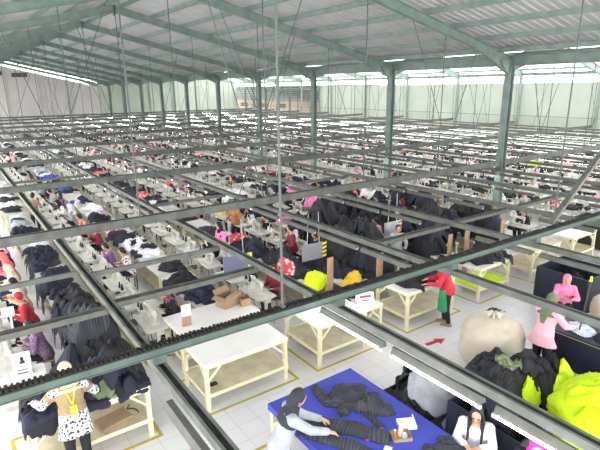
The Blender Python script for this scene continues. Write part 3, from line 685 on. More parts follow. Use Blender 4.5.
# ------------------------------------------------------------------ people (local frame: facing +Y, z up, soles at z=0)
def two_bone(S, T, a, b, pole):
    d = T - S; L = min(d.length, (a + b) * .985); u = d.normalized(); T = S + u * L
    x = (a * a - b * b + L * L) / (2 * L); h = math.sqrt(max(0, a * a - x * x)); p = pole - u * pole.dot(u); p.normalize()
    return S + u * x + p * h, T
class Pose:
    def __init__(s, sit=False, lean=.1, side=0., twist=0., hl=(-.18, .35, 1.0), hr=(.18, .35, 1.0), hp=.3, hy=0., step=0., knee=.38, seat=.46):
        s.sit = sit; up = V((math.sin(side), math.sin(lean) * math.cos(side), math.cos(lean) * math.cos(side))).normalized()
        s.P = V((0, 0, seat + .08 if sit else .82)); s.up = up; r = V((math.cos(twist), math.sin(twist), 0)); s.r = (r - up * r.dot(up)).normalized(); s.f = up.cross(s.r)
        s.N = s.P + up * .49; hl = V(hl); hr = V(hr)
        pz = lean * .5 + hp; hd = (V((math.sin(side) * .5, math.sin(pz), math.cos(pz)))).normalized()
        s.hup = hd; hrx = V((math.cos(twist + hy), math.sin(twist + hy), 0)); s.hr_ = (hrx - hd * hrx.dot(hd)).normalized(); s.hf = hd.cross(s.hr_)
        nk = (up + V((0, 0, 1)) + s.f * .3).normalized(); s.H = s.N + nk * .065 + hd * .105
        s.S = [s.N + s.r * q * .165 - up * .055 for q in (-1, 1)]; s.E = []; s.W = []
        for q, t in ((0, hl), (1, hr)):
            e, w_ = two_bone(s.S[q], t, .265, .235, V(((-1, 1)[q] * .6, -.5, -.8))); s.E.append(e); s.W.append(w_)
        s.K = []; s.A = []; s.HP = [s.P + s.r * q * .085 - up * .02 for q in (-1, 1)]
        for i, q in enumerate((-1, 1)):
            if sit: s.K.append(V((q * .11, knee, s.P.z + .01))); s.A.append(V((q * .11, knee - .05 + .05 * q * step, .075)))
            else:
                st = step * q; s.A.append(V((q * .095, st - .02, .075))); s.K.append(V((q * .095, st * .55 + .03, .44)))
    def torso(s, mb, inf=0., t0=-.12, t1=.49, n=16):
        prof = [(-.12, .11, .09, -.01), (-.05, .16, .115, -.015), (.04, .165, .12, -.01), (.14, .145, .105, 0), (.24, .13, .095, .005), (.34, .148, .105, .012), (.41, .165, .098, .008), (.46, .14, .08, 0), (.49, .07, .06, 0)]
        R = [(s.P + s.up * t + s.f * o, s.r * (a + inf), s.f * (b + inf)) for t, a, b, o in prof if t0 - .001 <= t <= t1 + .001]
        mb.loft(R, n)
    def arm(s, mb, q, inf=0., cut=1.):
        w_ = s.E[q] + (s.W[q] - s.E[q]) * cut
        mb.tube(s.S[q], s.E[q], .050 + inf, .040 + inf, 12, rnd=True); mb.tube(s.E[q], w_, .038 + inf, (.036 - .009 * cut) + inf, 12, rnd=True)
        mb.tube(s.N - s.up * .075, s.S[q], .06 + inf, .055 + inf, 12, rnd=True)
    def leg(s, mb, q, inf=0., cut=1.):
        a = s.K[q] + (s.A[q] - s.K[q]) * cut
        mb.tube(s.HP[q], s.K[q], .082 + inf, .056 + inf, 12, rnd=True); mb.tube(s.K[q], a, .054 + inf, .036 + inf, 12, rnd=True)
    def hand(s, mb, q, fine, grip=.35):
        d = (s.W[q] - s.E[q]).normalized(); d = (d + V((0, 0, -.1))).normalized(); w_ = s.W[q]
        sd = d.cross(V((0, 0, 1))); sd = sd.normalized() if sd.length > .1 else s.r; dn = d.cross(sd).normalized()
        if dn.z > 0: dn = -dn
        M = Matrix((sd, d, dn)).transposed()
        mb.ell(w_ + d * .045, .039, .052, .018, M, 12, 7)
        if not fine: mb.ell(w_ + d * .115 + dn * .012, .032, .042, .014, M, 8, 5); mb.tube(w_ + d * .03, w_ + d * .08 + sd * (.05 if q == 0 else -.05), .011, .009, 6, rnd=True); return
        for k, (o, L) in enumerate(((-.029, .062), (-.010, .076), (.010, .072), (.028, .055))):
            if q: o = -o
            p0 = w_ + d * .075 + sd * o * .9; p1 = p0 + (d * math.cos(grip * .5) + dn * math.sin(grip * .5) + sd * o * 2.2).normalized() * L * .58; p2 = p1 + (d * math.cos(grip * 1.6) + dn * math.sin(grip * 1.6)).normalized() * L * .5
            mb.tube(p0, p1, .0092, .0085, 8, rnd=True); mb.tube(p1, p2, .0085, .0072, 8, rnd=True)
        t = 1 if q == 0 else -1
        p0 = w_ + d * .02 + sd * t * .026; p1 = p0 + (d * .75 + sd * t * .6 + dn * .25).normalized() * .042; p2 = p1 + (d * .95 + sd * t * .15 + dn * .2).normalized() * .03
        mb.tube(p0, p1, .0115, .0095, 8, rnd=True); mb.tube(p1, p2, .0095, .0075, 8, rnd=True)
    def hm(s): return Matrix((s.hr_, s.hf, s.hup)).transposed()
    def head(s, mb, fine):
        M = s.hm(); c = s.H
        mb.ell(c + s.hup * .01, .072, .090, .105, M, 18, 13); mb.ell(c + s.hf * .028 - s.hup * .055, .054, .058, .055, M, 14, 9)
        if fine:
            mb.ell(c + s.hf * .092 - s.hup * .018, .011, .016, .024, M, 8, 7); mb.ell(c + s.hf * .086 - s.hup * .056, .021, .010, .009, M, 8, 5); mb.ell(c + s.hf * .080 - s.hup * .088, .018, .012, .012, M, 8, 5)
            for q in (-1, 1): mb.ell(c + s.hr_ * q * .073 - s.hup * .01, .010, .020, .032, M, 8, 7)
        mb.tube(s.N - s.up * .03, s.H - s.hup * .05 - s.hf * .012, .046, .048, 12)
    def body(s, vox, fine, name='person'):
        mb = MB(); s.torso(mb); s.head(mb, fine)
        for q in (0, 1):
            s.arm(mb, q); s.hand(mb, q, fine); s.leg(mb, q)
            mb.tube(s.A[q] + V((0, -.03, -.03)), s.A[q] + V((0, .13, -.045)), .036, .028, 10, rnd=True)
        return remesh(mb, vox, skin, name, 2)
    def shirt(s, vox, m, cut=.92, hem=-.10, flare=.0, inf=.026, name='shirt'):
        mb = MB(); s.torso(mb, inf, t0=-.12 if hem <= -.1 else hem, t1=.46)
        if hem < -.12 and not s.sit:
            mb.loft([(s.P + s.up * .0, s.r * (.165 + inf), s.f * (.12 + inf)), (V((s.P.x, s.P.y, s.P.z + hem * .5)) - s.f * .005, s.r * (.172 + inf + flare * .5), s.f * (.128 + inf + flare * .5)), (V((s.P.x, s.P.y, s.P.z + hem)), s.r * (.178 + inf + flare), s.f * (.135 + inf + flare))], 18)
        for q in (0, 1): s.arm(mb, q, inf * .75, cut)
        return remesh(mb, vox, m, name, 2)
    def trousers(s, vox, m, inf=.014, cut=.93, name='trousers'):
        mb = MB(); s.torso(mb, inf - .003, t0=-.12, t1=.14)
        for q in (0, 1): s.leg(mb, q, inf, cut)
        return remesh(mb, vox, m, name, 2)
    def shoes(s, vox, m):
        out = []
        for q in (0, 1):
            mb = MB(); mb.tube(s.A[q] + V((0, -.035, -.036)), s.A[q] + V((0, .145, -.046)), .040, .033, 12, rnd=True); mb.box(s.A[q].x - .038, s.A[q].x + .038, s.A[q].y - .07, s.A[q].y + .17, 0.002, .02)
            out.append(remesh(mb, vox, m, 'shoe', 1))
        return out
    def scarf(s, vox, m, drape=.16, name='headscarf'):
        M = s.hm(); mb = MB(); c = s.H
        mb.ell(c - s.hf * .028 + s.hup * .016, .092, .100, .118, M, 18, 13)
        mb.ell(c - s.hf * .035 - s.hup * .06, .088, .085, .10, M, 16, 9)
        mb.tube(c - s.hup * .085 + s.hf * .012, s.N - s.up * .02 + s.f * .01, .078, .098, 16)
        mb.loft([(s.N + s.up * .03, s.r * .085, s.f * .08), (s.N - s.up * .03, s.r * .15, s.f * .105), (s.N - s.up * .08, s.r * .205, s.f * .125), (s.N - s.up * drape, s.r * .195, s.f * .14)], 20)
        return remesh(mb, vox, m, name, 2)
    def hair(s, vox, long=0., cap=False, m=None, name='hair'):
        M = s.hm(); mb = MB(); c = s.H
        mb.ell(c - s.hf * .022 + s.hup * .022, .083, .094, .106, M, 18, 13)
        if not cap: mb.ell(c - s.hf * .045 - s.hup * .03, .074, .065, .09, M, 14, 9)
        if cap: mb.ell(c + s.hf * .085 + s.hup * .055, .06, .06, .012, M, 12, 5)
        if long:
            for q in (-1, 1):
                b = c + s.hr_ * q * .068 + s.hf * .02; mb.tube(b + s.hup * .03, b - s.hup * .10 + s.hr_ * q * .012, .030, .032, 10, rnd=True); mb.tube(b - s.hup * .10 + s.hr_ * q * .012, s.N + s.r * q * .09 + s.f * .165 - s.up * long, .034, .016, 10, rnd=True)
            mb.tube(c - s.hf * .06, s.N - s.f * .085 - s.up * long, .075, .045, 12, rnd=True)
        return remesh(mb, vox, m or hairm, name, 2)
    def face(s, parent):
        M = s.hm(); c = s.H
        for q in (-1, 1):
            mb = MB(); mb.ell(c + s.hr_ * q * .030 + s.hf * .081 + s.hup * .008, .012, .006, .006, M, 8, 5); part('eye', mb.mesh('eye', blk, True), parent)
            mb = MB(); mb.ell(c + s.hr_ * q * .031 + s.hf * .082 + s.hup * .029, .018, .006, .004, M, 8, 5); part('eyebrow', mb.mesh('eyebrow', hairm, True), parent)
        mb = MB(); mb.ell(c + s.hf * .094 - s.hup * .057, .019, .005, .006, M, 8, 5); part('mouth', mb.mesh('mouth', mat('lips', (.42, .12, .11), .5), True), parent)
def stool(x, y, rz, label, h=.44, round_=False):
    o = empty('stool', (x, y, 0), rz, label, 'stool', 'plain stools at the machines')
    m = MB(); m.box(-.17, .17, -.15, .15, h - .035, h); part('seat', m.mesh('seat', wood), o)
    for sx in (-.13, .13):
        for sy in (-.11, .11): m = MB(); m.bar((sx, sy, 0), (sx, sy, h - .035), .03); part('leg', m.mesh('leg', motorm), o)
def person(loc, rz, pose, label, shirt='white', trouser='black', scarf=None, hair=None, vox=.011, fine=True, cut=.92, hem=-.10, flare=0., shoes='black', drape=.16, face=True, cap=None, vest=None, sc=1.):
    o = link('person', pose.body(.0065 if fine else vox, fine), None, loc, rz); o.scale = (sc,) * 3
    tag(o, label, 'person')
    part('shirt', pose.shirt(vox, CL[shirt], cut, hem, flare), o); part('trousers', pose.trousers(vox, CL[trouser]), o)
    for me in pose.shoes(vox, CL[shoes]): part('shoe', me, o)
    if scarf: part('headscarf', pose.scarf(vox, CL[scarf], drape), o)
    if hair is not None: part('hair', pose.hair(vox, hair), o)
    if cap: part('cap', pose.hair(vox, 0, True, CL[cap], 'cap'), o)
    if fine and face: pose.face(o)
    return o
def faceto(x, y): return math.atan2(-x, y)       # rotation that turns +Y towards (x, y)
# woman in tan vest, seen from behind at the near left table
p = Pose(lean=.30, hl=(-.40, .42, 1.0), hr=(.36, .42, 1.0), hp=.2)
o = person((.83, 6.88, 0), 0, p, 'woman from behind in tan vest with yellow lanyard card, standing at the near left table', 'print', 'black', 'cream', fine=True, hem=-.22, flare=.02, face=False, drape=.09, sc=1.1)
mb = MB(); p.torso(mb, .030, t0=.14, t1=.46)
for q in (0, 1): mb.tube(p.N - p.up * .07, p.S[q] + (p.E[q] - p.S[q]) * .38, .085, .075, 12, rnd=True)
mb.loft([(p.P + p.up * .11, p.r * .178, p.f * .14), (p.P + p.up * .2, p.r * .172, p.f * .135)], 18)
ve = part('vest', remesh(mb, .011, mat('tan_knit', (.33, .23, .13), .85, var=.12, vscale=30, bump=.4), 'vest', 2), o)
mb = MB(); b0 = p.P + p.up * .22 - p.f * .142
for q in (-1, 1): mb.bar(p.N + p.r * q * .07 - p.f * .11 - p.up * .035, b0 + p.up * .02, .016, .006)
ya = mat('yellow_card', (.80, .68, .03), .5); ly = part('lanyard', mb.mesh('lanyard', ya), o)
mb = MB(); M = Matrix((p.r, p.f, p.up)).transposed().to_4x4(); M.translation = b0 - p.up * .05 - p.f * .006; mb.box(-.042, .042, -.004, .004, -.065, .055, 0, M); part('card', mb.mesh('card', ya), ly)
# woman in grey headscarf at the blue table
p = Pose(lean=.34, twist=-.15, hl=(-.05, .60, .98), hr=(.26, .60, 1.0), hp=.6)
o = person((2.97, 4.72, 0), faceto(1, -.25), p, 'woman in dark grey headscarf and pale grey top leaning over the blue table', 'grey', 'navy', 'charcoal', hem=-.2, flare=.01, drape=.17, sc=1.07)
o.data.update()
# seated young woman, long black hair
p = Pose(True, lean=.20, hl=(-.10, .30, .95), hr=(.10, .32, .95), hp=.36, seat=.62)
person((5.22, 3.26, 0), faceto(-.85, -.45), p, 'seated woman with long black hair and white blouse looking down, before the navy bin', 'white', 'navy', None, .20)
stool(5.22, 3.26, faceto(-.85, -.45), 'tall plain stool under the woman in the white blouse', .60)
p = Pose(True, lean=.15, hl=(-.10, .32, .95), hr=(.10, .32, .95), hp=.6, seat=.62)
person((5.28, 2.48, 0), faceto(-.8, -.5), p, 'person in bright magenta headscarf at the bottom edge beside the lime cloth', 'black', 'navy', 'magenta', fine=False, face=False)
stool(5.28, 2.48, faceto(-.85, -.45), 'tall plain stool under the person in the magenta headscarf', .60)
# woman in pink shirt from behind
p = Pose(lean=.16, hl=(-.06, .42, 1.02), hr=(.24, .44, .98), hp=.4)
o = person((8.62, 4.2, 0), faceto(1, -.12), p, 'woman from behind in pale pink shirt and olive headscarf at the navy covered table', 'palepink', 'navy', 'olive', hem=-.14, flare=.05, face=False, drape=.10, sc=1.1)
mb = MB(); mb.loft([(p.N - p.f * .09, p.r * .09, p.f * .03), (p.N - p.f * .125 - p.up * .12, p.r * .075, p.f * .02), (p.N - p.f * .125 - p.up * .24, p.r * .035, p.f * .014)], 12); part('scarf_tail', remesh(mb, .011, CL['olive'], 'scarf_tail', 2), o)
# seated woman in pink headscarf by the navy bin
p = Pose(True, lean=.18, hl=(-.16, .33, .80), hr=(.10, .36, .82), hp=.25)
person((11.2, 5.1, 0), faceto(-.8, -.55), p, 'seated woman in bright pink headscarf and pink top beside the open navy bin', 'pink', 'black', 'pink', drape=.22)
stool(11.2, 5.1, faceto(-.8, -.55), 'plain stool under the woman in the bright pink headscarf')
# person in red at the aisle table
p = Pose(lean=.22, hl=(-.22, .40, .98), hr=(.05, .42, 1.0), hp=.35, step=.05)
o = person((9.0, 6.72, 0), faceto(-.55, .75), p, 'person in bright red shirt and green apron standing at the table with dark cloth', 'red', 'black', None, 0., hem=-.12, face=False, fine=False, shoes='brown', sc=1.1)
mb = MB(); mb.loft([(p.P + p.up * .05 + p.f * .06 - p.r * .05, p.r * .14, p.f * .10), (V((-.06, .07, .6)), V((.15, 0, 0)), V((0, .11, 0))), (V((-.07, .07, .36)), V((.14, 0, 0)), V((0, .12, 0)))], 16); part('apron', remesh(mb, .012, CL['green'], 'apron', 2), o)
# workers of the two nearest rows
def worker(k, y, label, shirt, scarf=None, hair=None, lean=.25, twist=0., hp=.35, dx=.62, cap=None, vox=.014, **kw):
    x = BX[k] + dx; rz = PI / 2 + R_.uniform(-.25, .25)
    p = Pose(True, lean=lean, twist=twist, hl=(-.14, .32, .81), hr=(.15, .32, .81), hp=hp)
    o = person((x, y, 0), rz, p, label, shirt, 'navy', scarf, hair, vox=vox, fine=False, cap=cap, **kw)
    stool(x, y, rz, 'plain stool under the ' + label.split(' sewing')[0].split(' at ')[0]); BUSY.add((k, round(y)))
    return o
BUSY = set()
worker(0, 9.95, 'man with black hair in purple checked shirt at the near left machines', 'plaid', None, 0.)
worker(0, 11.6, 'person in red cap and red top with green cuff sewing in the left row', 'red', None, None, cap='red')
worker(0, 12.7, 'black-haired person half hidden behind the one in the red cap', 'cream', None, 0.)
worker(0, 13.75, 'woman in cream headscarf and white blouse sewing in the left row', 'white', 'cream')
worker(0, 14.95, 'woman in coral headscarf sewing behind the cream one', 'coral', 'coral')
worker(0, 16.3, 'woman in pale pink headscarf sewing behind the coral one', 'black', 'palepink')
worker(0, 17.4, 'person in purple-magenta headscarf sewing at the far left edge', 'magenta', 'magenta')
worker(0, 18.6, 'person in hot pink top sewing beyond the magenta headscarf at the left edge', 'pink', 'pink')
worker(1, 9.95, 'woman in patterned maroon headscarf and black shirt reaching to a table', 'black', 'maroonprint', lean=.35, dx=.70)
worker(1, 13.45, 'person with black hair in flowered white shirt sewing in the second row', 'flower', None, 0., dx=.72)
o = worker(1, 14.2, 'person with black hair and pink back panel on purple sewing in the second row', 'purple', None, 0., dx=.45)
worker(1, 16.4, 'person with black hair in dark red shirt sewing in the second row', 'maroon', None, 0., dx=.66)
worker(1, 18.3, 'person with black hair in red print shirt sewing beyond the dark red one', 'redprint', None, 0.)
def stander(x, y, rz, label, shirt, trouser='black', scarf=None, hair=None, hem=-.1, sc=1.):
    p = Pose(lean=.1, hl=(-.2, .3, .98), hr=(.2, .28, .95), hp=.3, step=.04)
    return person((x, y, 0), rz, p, label, shirt, trouser, scarf, hair, vox=.016, fine=False, hem=hem, face=False, sc=sc)
stander(2.35, 21.8, -.6, 'person with black hair in grey-brown shirt standing in the left aisle', 'brown', 'charcoal', None, 0.)
stander(7.95, 11.6, 1.2, 'person in dark maroon shirt standing among the middle tables', 'maroon', 'black', None, 0.)
stander(8.05, 15.4, 2, 'person in orange-brown top standing beside the yellow cloths', 'orange', 'navy', 'brown')
stander(6.4, 13.2, 1.6, 'person in pink vest and white sleeves standing by the middle rail', 'pink', 'black', 'black')
stander(10.45, 9.75, 2.6, 'person with black hair in grey vest bending beside a striped board', 'grey', 'black', None, 0.)
# the other workers: four poses shared, colours of their own
TP = []
for i, (ln, tw, hp_, l, r) in enumerate([(.28, 0, .4, (-.14, .31, .81), (.14, .31, .81)), (.38, .2, .5, (-.2, .33, .81), (.1, .31, .81)), (.18, -.25, .25, (-.12, .31, .82), (.26, .28, .81)), (.1, .3, .1, (-.22, .28, .81), (.14, .31, .81))]):
    p = Pose(True, lean=ln, twist=tw, hl=l, hr=r, hp=hp_, hy=tw)
    TP.append(dict(body=p.body(.026, False), shirt=p.shirt(.026, CL['white'], inf=.022), trousers=p.trousers(.03, CL['navy'], inf=.022), headscarf=p.scarf(.024, CL['pink']), hair=p.hair(.022)))
HC = ['palepink', 'white', 'black', 'navy', 'cream', 'grey', 'maroon', 'coral', 'black', 'white', 'brown', 'charcoal', 'black', 'grey']
SCN = ['white', 'navy', 'black', 'maroon', 'white', 'grey', 'navy', 'charcoal', 'purple', 'palepink', 'black', 'brown', 'white', 'grey']
NAME = {'palepink': 'pale pink', 'maroonprint': 'maroon print'}
sn = MB(); sn.box(-.17, .17, -.15, .15, .405, .44)
for sx in (-.13, .13):
    for sy in (-.11, .11): sn.bar((sx, sy, 0), (sx, sy, .405), .03)
SN = sn.mesh('stool', [wood]); far = MB(); FC = [CL[c] for c in ('white', 'black', 'navy', 'palepink', 'charcoal', 'grey')] + [skin]
np_ = 0
for d, k, i, b, y in cand:
    if (k, round(y)) in BUSY or (k, round(y) + 1) in BUSY and k < 2 or (k, round(y) - 1) in BUSY and k < 2: continue
    if k == 1 and y < 19.5 or k == 0 and y < 20: continue
    if R_.random() > (.82 if d < 40 else .75): continue
    x = b + .60 + R_.uniform(-.05, .08); yy = y + R_.uniform(-.1, .1); rz = PI / 2 + R_.uniform(-.35, .35)
    hc = R_.choice(HC); sc_ = R_.choice(SCN); t = TP[R_.randrange(4)]; bare = R_.random() < .3
    if np_ < 240:
        o = link('person', t['body'], None, (x, yy, 0), rz)
        hd = 'black-haired person' if bare else 'person in %s headscarf' % NAME.get(hc, hc)
        tag(o, '%s and %s top, %s machine of the %s row' % (hd if not bare else 'person with black hair', NAME.get(sc_, sc_), ORD[i], ORD[k]), 'person', 'workers seated at the machine rows')
        if d < 32: tag(link('stool', SN, None, (x, yy, 0), rz), 'low brown stool under a worker seated among the machine rows', 'stool', 'stools under the row workers')
        for nm, c in (('shirt', CL[sc_]), ('trousers', CL[R_.choice(['navy', 'black', 'charcoal'])])) + ((('hair', hairm),) if bare else (('headscarf', CL[hc]),)):
            q = part(nm, t[nm], o); q.material_slots[0].link = 'OBJECT'; q.material_slots[0].material = c
    else:
        c = R_.randrange(6); far.ell((x - .06, yy, .80), .13, .19, .30, None, 6, 5, c); far.ell((x - .16, yy, 1.22), .09, .09, .12, None, 6, 5, 1 if bare else R_.randrange(6)); far.tube((x - .2, yy, .6), (x - .05, yy, .0), .1, n=5, m=1); far.ell((x - .22, yy, 1.2), .05, .06, .08, None, 5, 4, 6)
        for s in (-.15, .15): far.tube((x - .1, yy + s, 1.0), (x - .45, yy + s, .82), .045, n=5, m=c)
    np_ += 1
if far.v: tag(link('person', far.mesh('far_workers', FC)), 'distant crowd of workers bent over the farthest machine rows', 'person', kind='stuff')
# garments on the farther tables: shared shapes, colours of their own
FG = []
for i in range(7):
    sv = HH.copy(); HH[:] = 0
    o = garment(['jacket', 'bundle', 'cloth', 'jacket', 'bundle', 'trousers', 'bundle'][i], 5, 8, 0, CL['navy'], None, (.95, .95) if i != 2 else (.8, .5), [.12, .16, .05, .15, .22, .07, .12][i], .05, step=.06); HH[:] = sv
    FG.append(o.data); bpy.data.objects.remove(o)
DKC = ['navy', 'black', 'navy', 'black', 'charcoal', 'white', 'grey', 'black', 'redprint', 'navy', 'black', 'white', 'black', 'palepink', 'charcoal', 'black']
LTC = ['white', 'grey', 'navy', 'white', 'navy', 'black', 'white', 'grey', 'white', 'blue', 'black']
fg = MB(); nf = 0; FM = [CL[c] for c in ('navy', 'black', 'white', 'grey', 'charcoal', 'black')]
for d, k, n, x, y in PT:
    if (k == 0 and y < 19) or (k == 1 and y < 25) or (2 <= k <= 5 and y < 19.5): continue
    nn = R_.choice((3, 4, 4) if d < 45 else (3, 4)); 
    for i in range(nn):
        px = x + R_.uniform(.33, .47); py = y + .3 + 2.0 * (i + .5) / nn; c = R_.choice(LTC if k < 2 else DKC)
        if nf < 280:
            o = link(('jacket', 'garment', 'cloth', 'jacket', 'garment', 'trousers', 'garment')[nf % 7], FG[nf % 7], None, (px, py, TZ + .002), R_.choice((0, PI)) + R_.uniform(-.35, .35)); o.material_slots[0].link = 'OBJECT'; o.material_slots[0].material = CL[c]
            tag(o, '%s garment lying on the %s table of the %s row of tables' % (NAME.get(c, c).replace('redprint', 'red print'), ORD[n], ORD[k]), 'garment', 'garments row %s table %s %s' % (ORD[k], ORD[n], c))
        else:
            q = R_.randrange(6); fg.ell((px, py, TZ + .02 + R_.uniform(.03, .12)), R_.uniform(.25, .4), R_.uniform(.25, .5), R_.uniform(.06, .2), None, 7, 5, q)
        nf += 1
if fg.v: tag(link('garment', fg.mesh('far_garments', FM, True)), 'distant garments scattered on the farthest tables', 'garment', kind='stuff')
# ------------------------------------------------------------------ blue table and what lies on it
BT = (3.30, 4.92, 2.6, 5.52)
mb = MB(); mb.box(3.285, 4.935, 5.521, 5.535, .80, .905); mb.box(3.285, 3.299, 2.6, 5.521, .80, .905); mb.box(4.921, 4.935, 2.6, 5.521, .80, .905)
part('cloth_edge', mb.mesh('cloth_edge', bluem), bt).matrix_world = Matrix(); KIDS[bt.name][-1].location = (-3.30, -2.6, 0)
garment('jacket', 4.38, 4.95, 2.3, QM['charcoal'], BT, (.95, 1.0), .10, .03, 1., label='thick quilted charcoal jacket heaped at the back of the blue table', step=.026)
garment('jacket', 4.55, 4.45, 1.0, QM['charcoal'], BT, (.55, .75), .08, .03, 1., label='quilted charcoal sleeve piece fallen toward the tray on the blue table', step=.026)
garment('trousers', 3.72, 4.35, .5, QM['charcoal'], BT, (1.15, 1.2), .07, .03, 1., label='long quilted charcoal garment under the hands of the woman in grey', step=.026)
garment('bundle', 3.45, 5.25, .3, CL['navy'], BT, (.5, .35), .10, .02, label='small rolled navy cloth at the far corner of the blue table', step=.026)
garment('jacket', 4.62, 3.15, -.5, QM['charcoal'], BT, (.9, .8), .07, .02, 1., label='flat charcoal garment on the near end of the blue table', step=.03)
TZB = .905
mb = MB(); mb.box(-.015, -.003, 0, 2.45, .18, .84); mb.box(0, 1.22, 2.452, 2.464, .18, .84); part('dark_interior_panel', mb.mesh('dark_interior_panel', navybox), b2)  # added dark panels standing in for the dark interior and things under this table
tr = empty('tray', (4.36, 3.83, TZB), -.5, 'small wooden tray of thread spools and papers on the blue table', 'tray')
mb = MB(); mb.box(-.13, .13, -.10, .10, .0, .012); part('base', mb.mesh('base', wood), tr)
for a in ((-.13, .13, -.10, -.09), (-.13, .13, .09, .10), (-.13, -.12, -.09, .09), (.12, .13, -.09, .09)): mb = MB(); mb.box(*a, .012, .045); part('side', mb.mesh('side', card), tr)
def spool(x, y, z, m, label, r=.032, h=.09):
    o = empty('thread_spool', (x, y, z), 0, label, 'spool')
    mb = MB(); mb.lathe([(r, .006), (r * .9, h * .5), (r * .8, h - .006)], n=14); part('thread', mb.mesh('thread', m, False), o)
    mb = MB(); mb.lathe([(r * 1.05, 0), (r * 1.05, .006)], n=14); mb.lathe([(r * .5, h - .006), (r * .5, h + .004)], n=14); part('core', mb.mesh('core', paper), o)
spool(4.30, 3.89, TZB + .013, CL['orange'], 'orange thread spool in the wooden tray on the blue table'); spool(4.38, 3.86, TZB + .013, CL['cream'], 'cream thread spool standing in the wooden tray', .036, .11); spool(4.37, 3.78, TZB + .013, CL['grey'], 'grey thread spool nearest in the wooden tray', .042, .08)
def sheetp(x, y, z, rz, a, b, m, label, name='paper', h=.004, cat='paper'):
    mb = MB(); mb.box(-a, a, -b, b, 0, h); tag(link(name, mb.mesh(name, m), loc=(x, y, z), rz=rz), label, cat)
sheetp(4.60, 3.95, TZB + .002, -.5, .12, .10, paper, 'white paper pad beside the tray on the blue table', 'paper_pad', .05)
sheetp(4.03, 3.76, TZB + .002, .5, .075, .05, paper, 'white card lying on the blue table before the tray')
sheetp(4.20, 4.13, TZB + .002, -.25, .09, .009, CL['magenta'], 'short red-pink stick behind the tray on the blue table', 'marker_pen', .014, 'pen')
sheetp(4.02, 4.02, TZB + .002, -.35, .10, .009, CL['magenta'], 'magenta marking pen lying on the blue table left of the tray', 'marker_pen', .016, 'pen')
sheetp(4.90 - .12, 3.98, TZB + .002, .95, .10, .010, paper, 'white marking stick near the corner edge of the blue table', 'marker_pen', .014, 'pen')
# ------------------------------------------------------------------ bins
def bin_(x0, x1, y0, y1, h, label, m=navybox, name='fabric_bin', t=.025):
    o = empty(name, (x0, y0, 0), 0, label, 'bin', 'open fabric bins'); W = x1 - x0; D = y1 - y0
    for nm, a in (('side_panel', (0, t, 0, D)), ('side_panel', (W - t, W, 0, D)), ('end_panel', (t, W - t, 0, t)), ('end_panel', (t, W - t, D - t, D))):
        mb = MB(); mb.box(*a, .03, h); part(nm, mb.mesh(nm, m), o)
    mb = MB(); mb.box(t, W - t, t, D - t, .03, .06); part('base', mb.mesh('base', m), o)
    for a in (.05, W - .09):
        for c in (.05, D - .09): mb = MB(); mb.box(a, a + .04, c, c + .04, 0, .03); part('foot', mb.mesh('foot', motorm), o)
    return o
bin_(5.45, 6.32, 2.75, 3.92, .98, 'tall navy bin behind the woman in the white blouse'); setH(5.48, 6.29, 2.78, 3.89, .52)
R4 = (5.48, 6.29, 2.78, 3.89)
for i in range(5): garment('bundle', 5.87 + R_.uniform(-.12, .12), 3.25 + R_.uniform(-.2, .15), i, CL[['black', 'navy', 'charcoal', 'black', 'navy'][i]], R4, (.9, .9), .16, .04, label='%s garment stuffed in the tall navy bin' % ['black', 'navy', 'charcoal', 'black', 'navy'][i], group='garments stuffed in the tall navy bin ' + ['black', 'navy', 'charcoal', 'black', 'navy'][i], step=.04)
bin_(4.98, 6.25, 4.02, 5.05, .62, 'bin of black jackets under the grey cloth beside the blue table', motorm); setH(5.01, 6.22, 4.05, 5.02, .45)
R5 = (5.0, 6.23, 4.04, 5.03)
for i in range(8): garment('jacket', 5.3 + .1 * i, 4.62 + R_.uniform(-.2, .25), 1.1 * i, QM['black'], R5, (.85, .85), .13, .04, 1., label='black jacket bulging out of the bin under the grey cloth', group='black jackets in the bin under the grey cloth', step=.034)
garment('cloth', 5.95, 4.36, .55, greytarp, R5, (1.25, 1.0), .03, .03, label='pale grey cloth draped over the bin of black jackets', cat='cloth', name='cover_cloth', step=.03, slope=1.0)
bin_(12.0, 13.35, 4.95, 6.25, .95, 'wide open navy bin behind the woman in the bright pink headscarf'); setH(12.03, 13.32, 4.98, 6.22, .4)
for i in range(3): garment('bundle', 12.4 + .25 * i, 5.5, i, CL['black'], (12.04, 13.31, 4.99, 6.21), (1, 1), .2, .04, label='black garment lying inside the wide open navy bin', group='black garments in the wide navy bin', step=.05)
bin_(17.6, 18.8, 7.0, 8.1, 1.0, 'tall black bin at the end of the cross aisle', motorm)
garment('cloth', 14.0, 5.6, .3, neon, None, (1.1, 1.3), .22, .10, label='lime cloth heap beyond the wide navy bin at the right edge', cat='cloth', name='lime_cloth', step=.05)
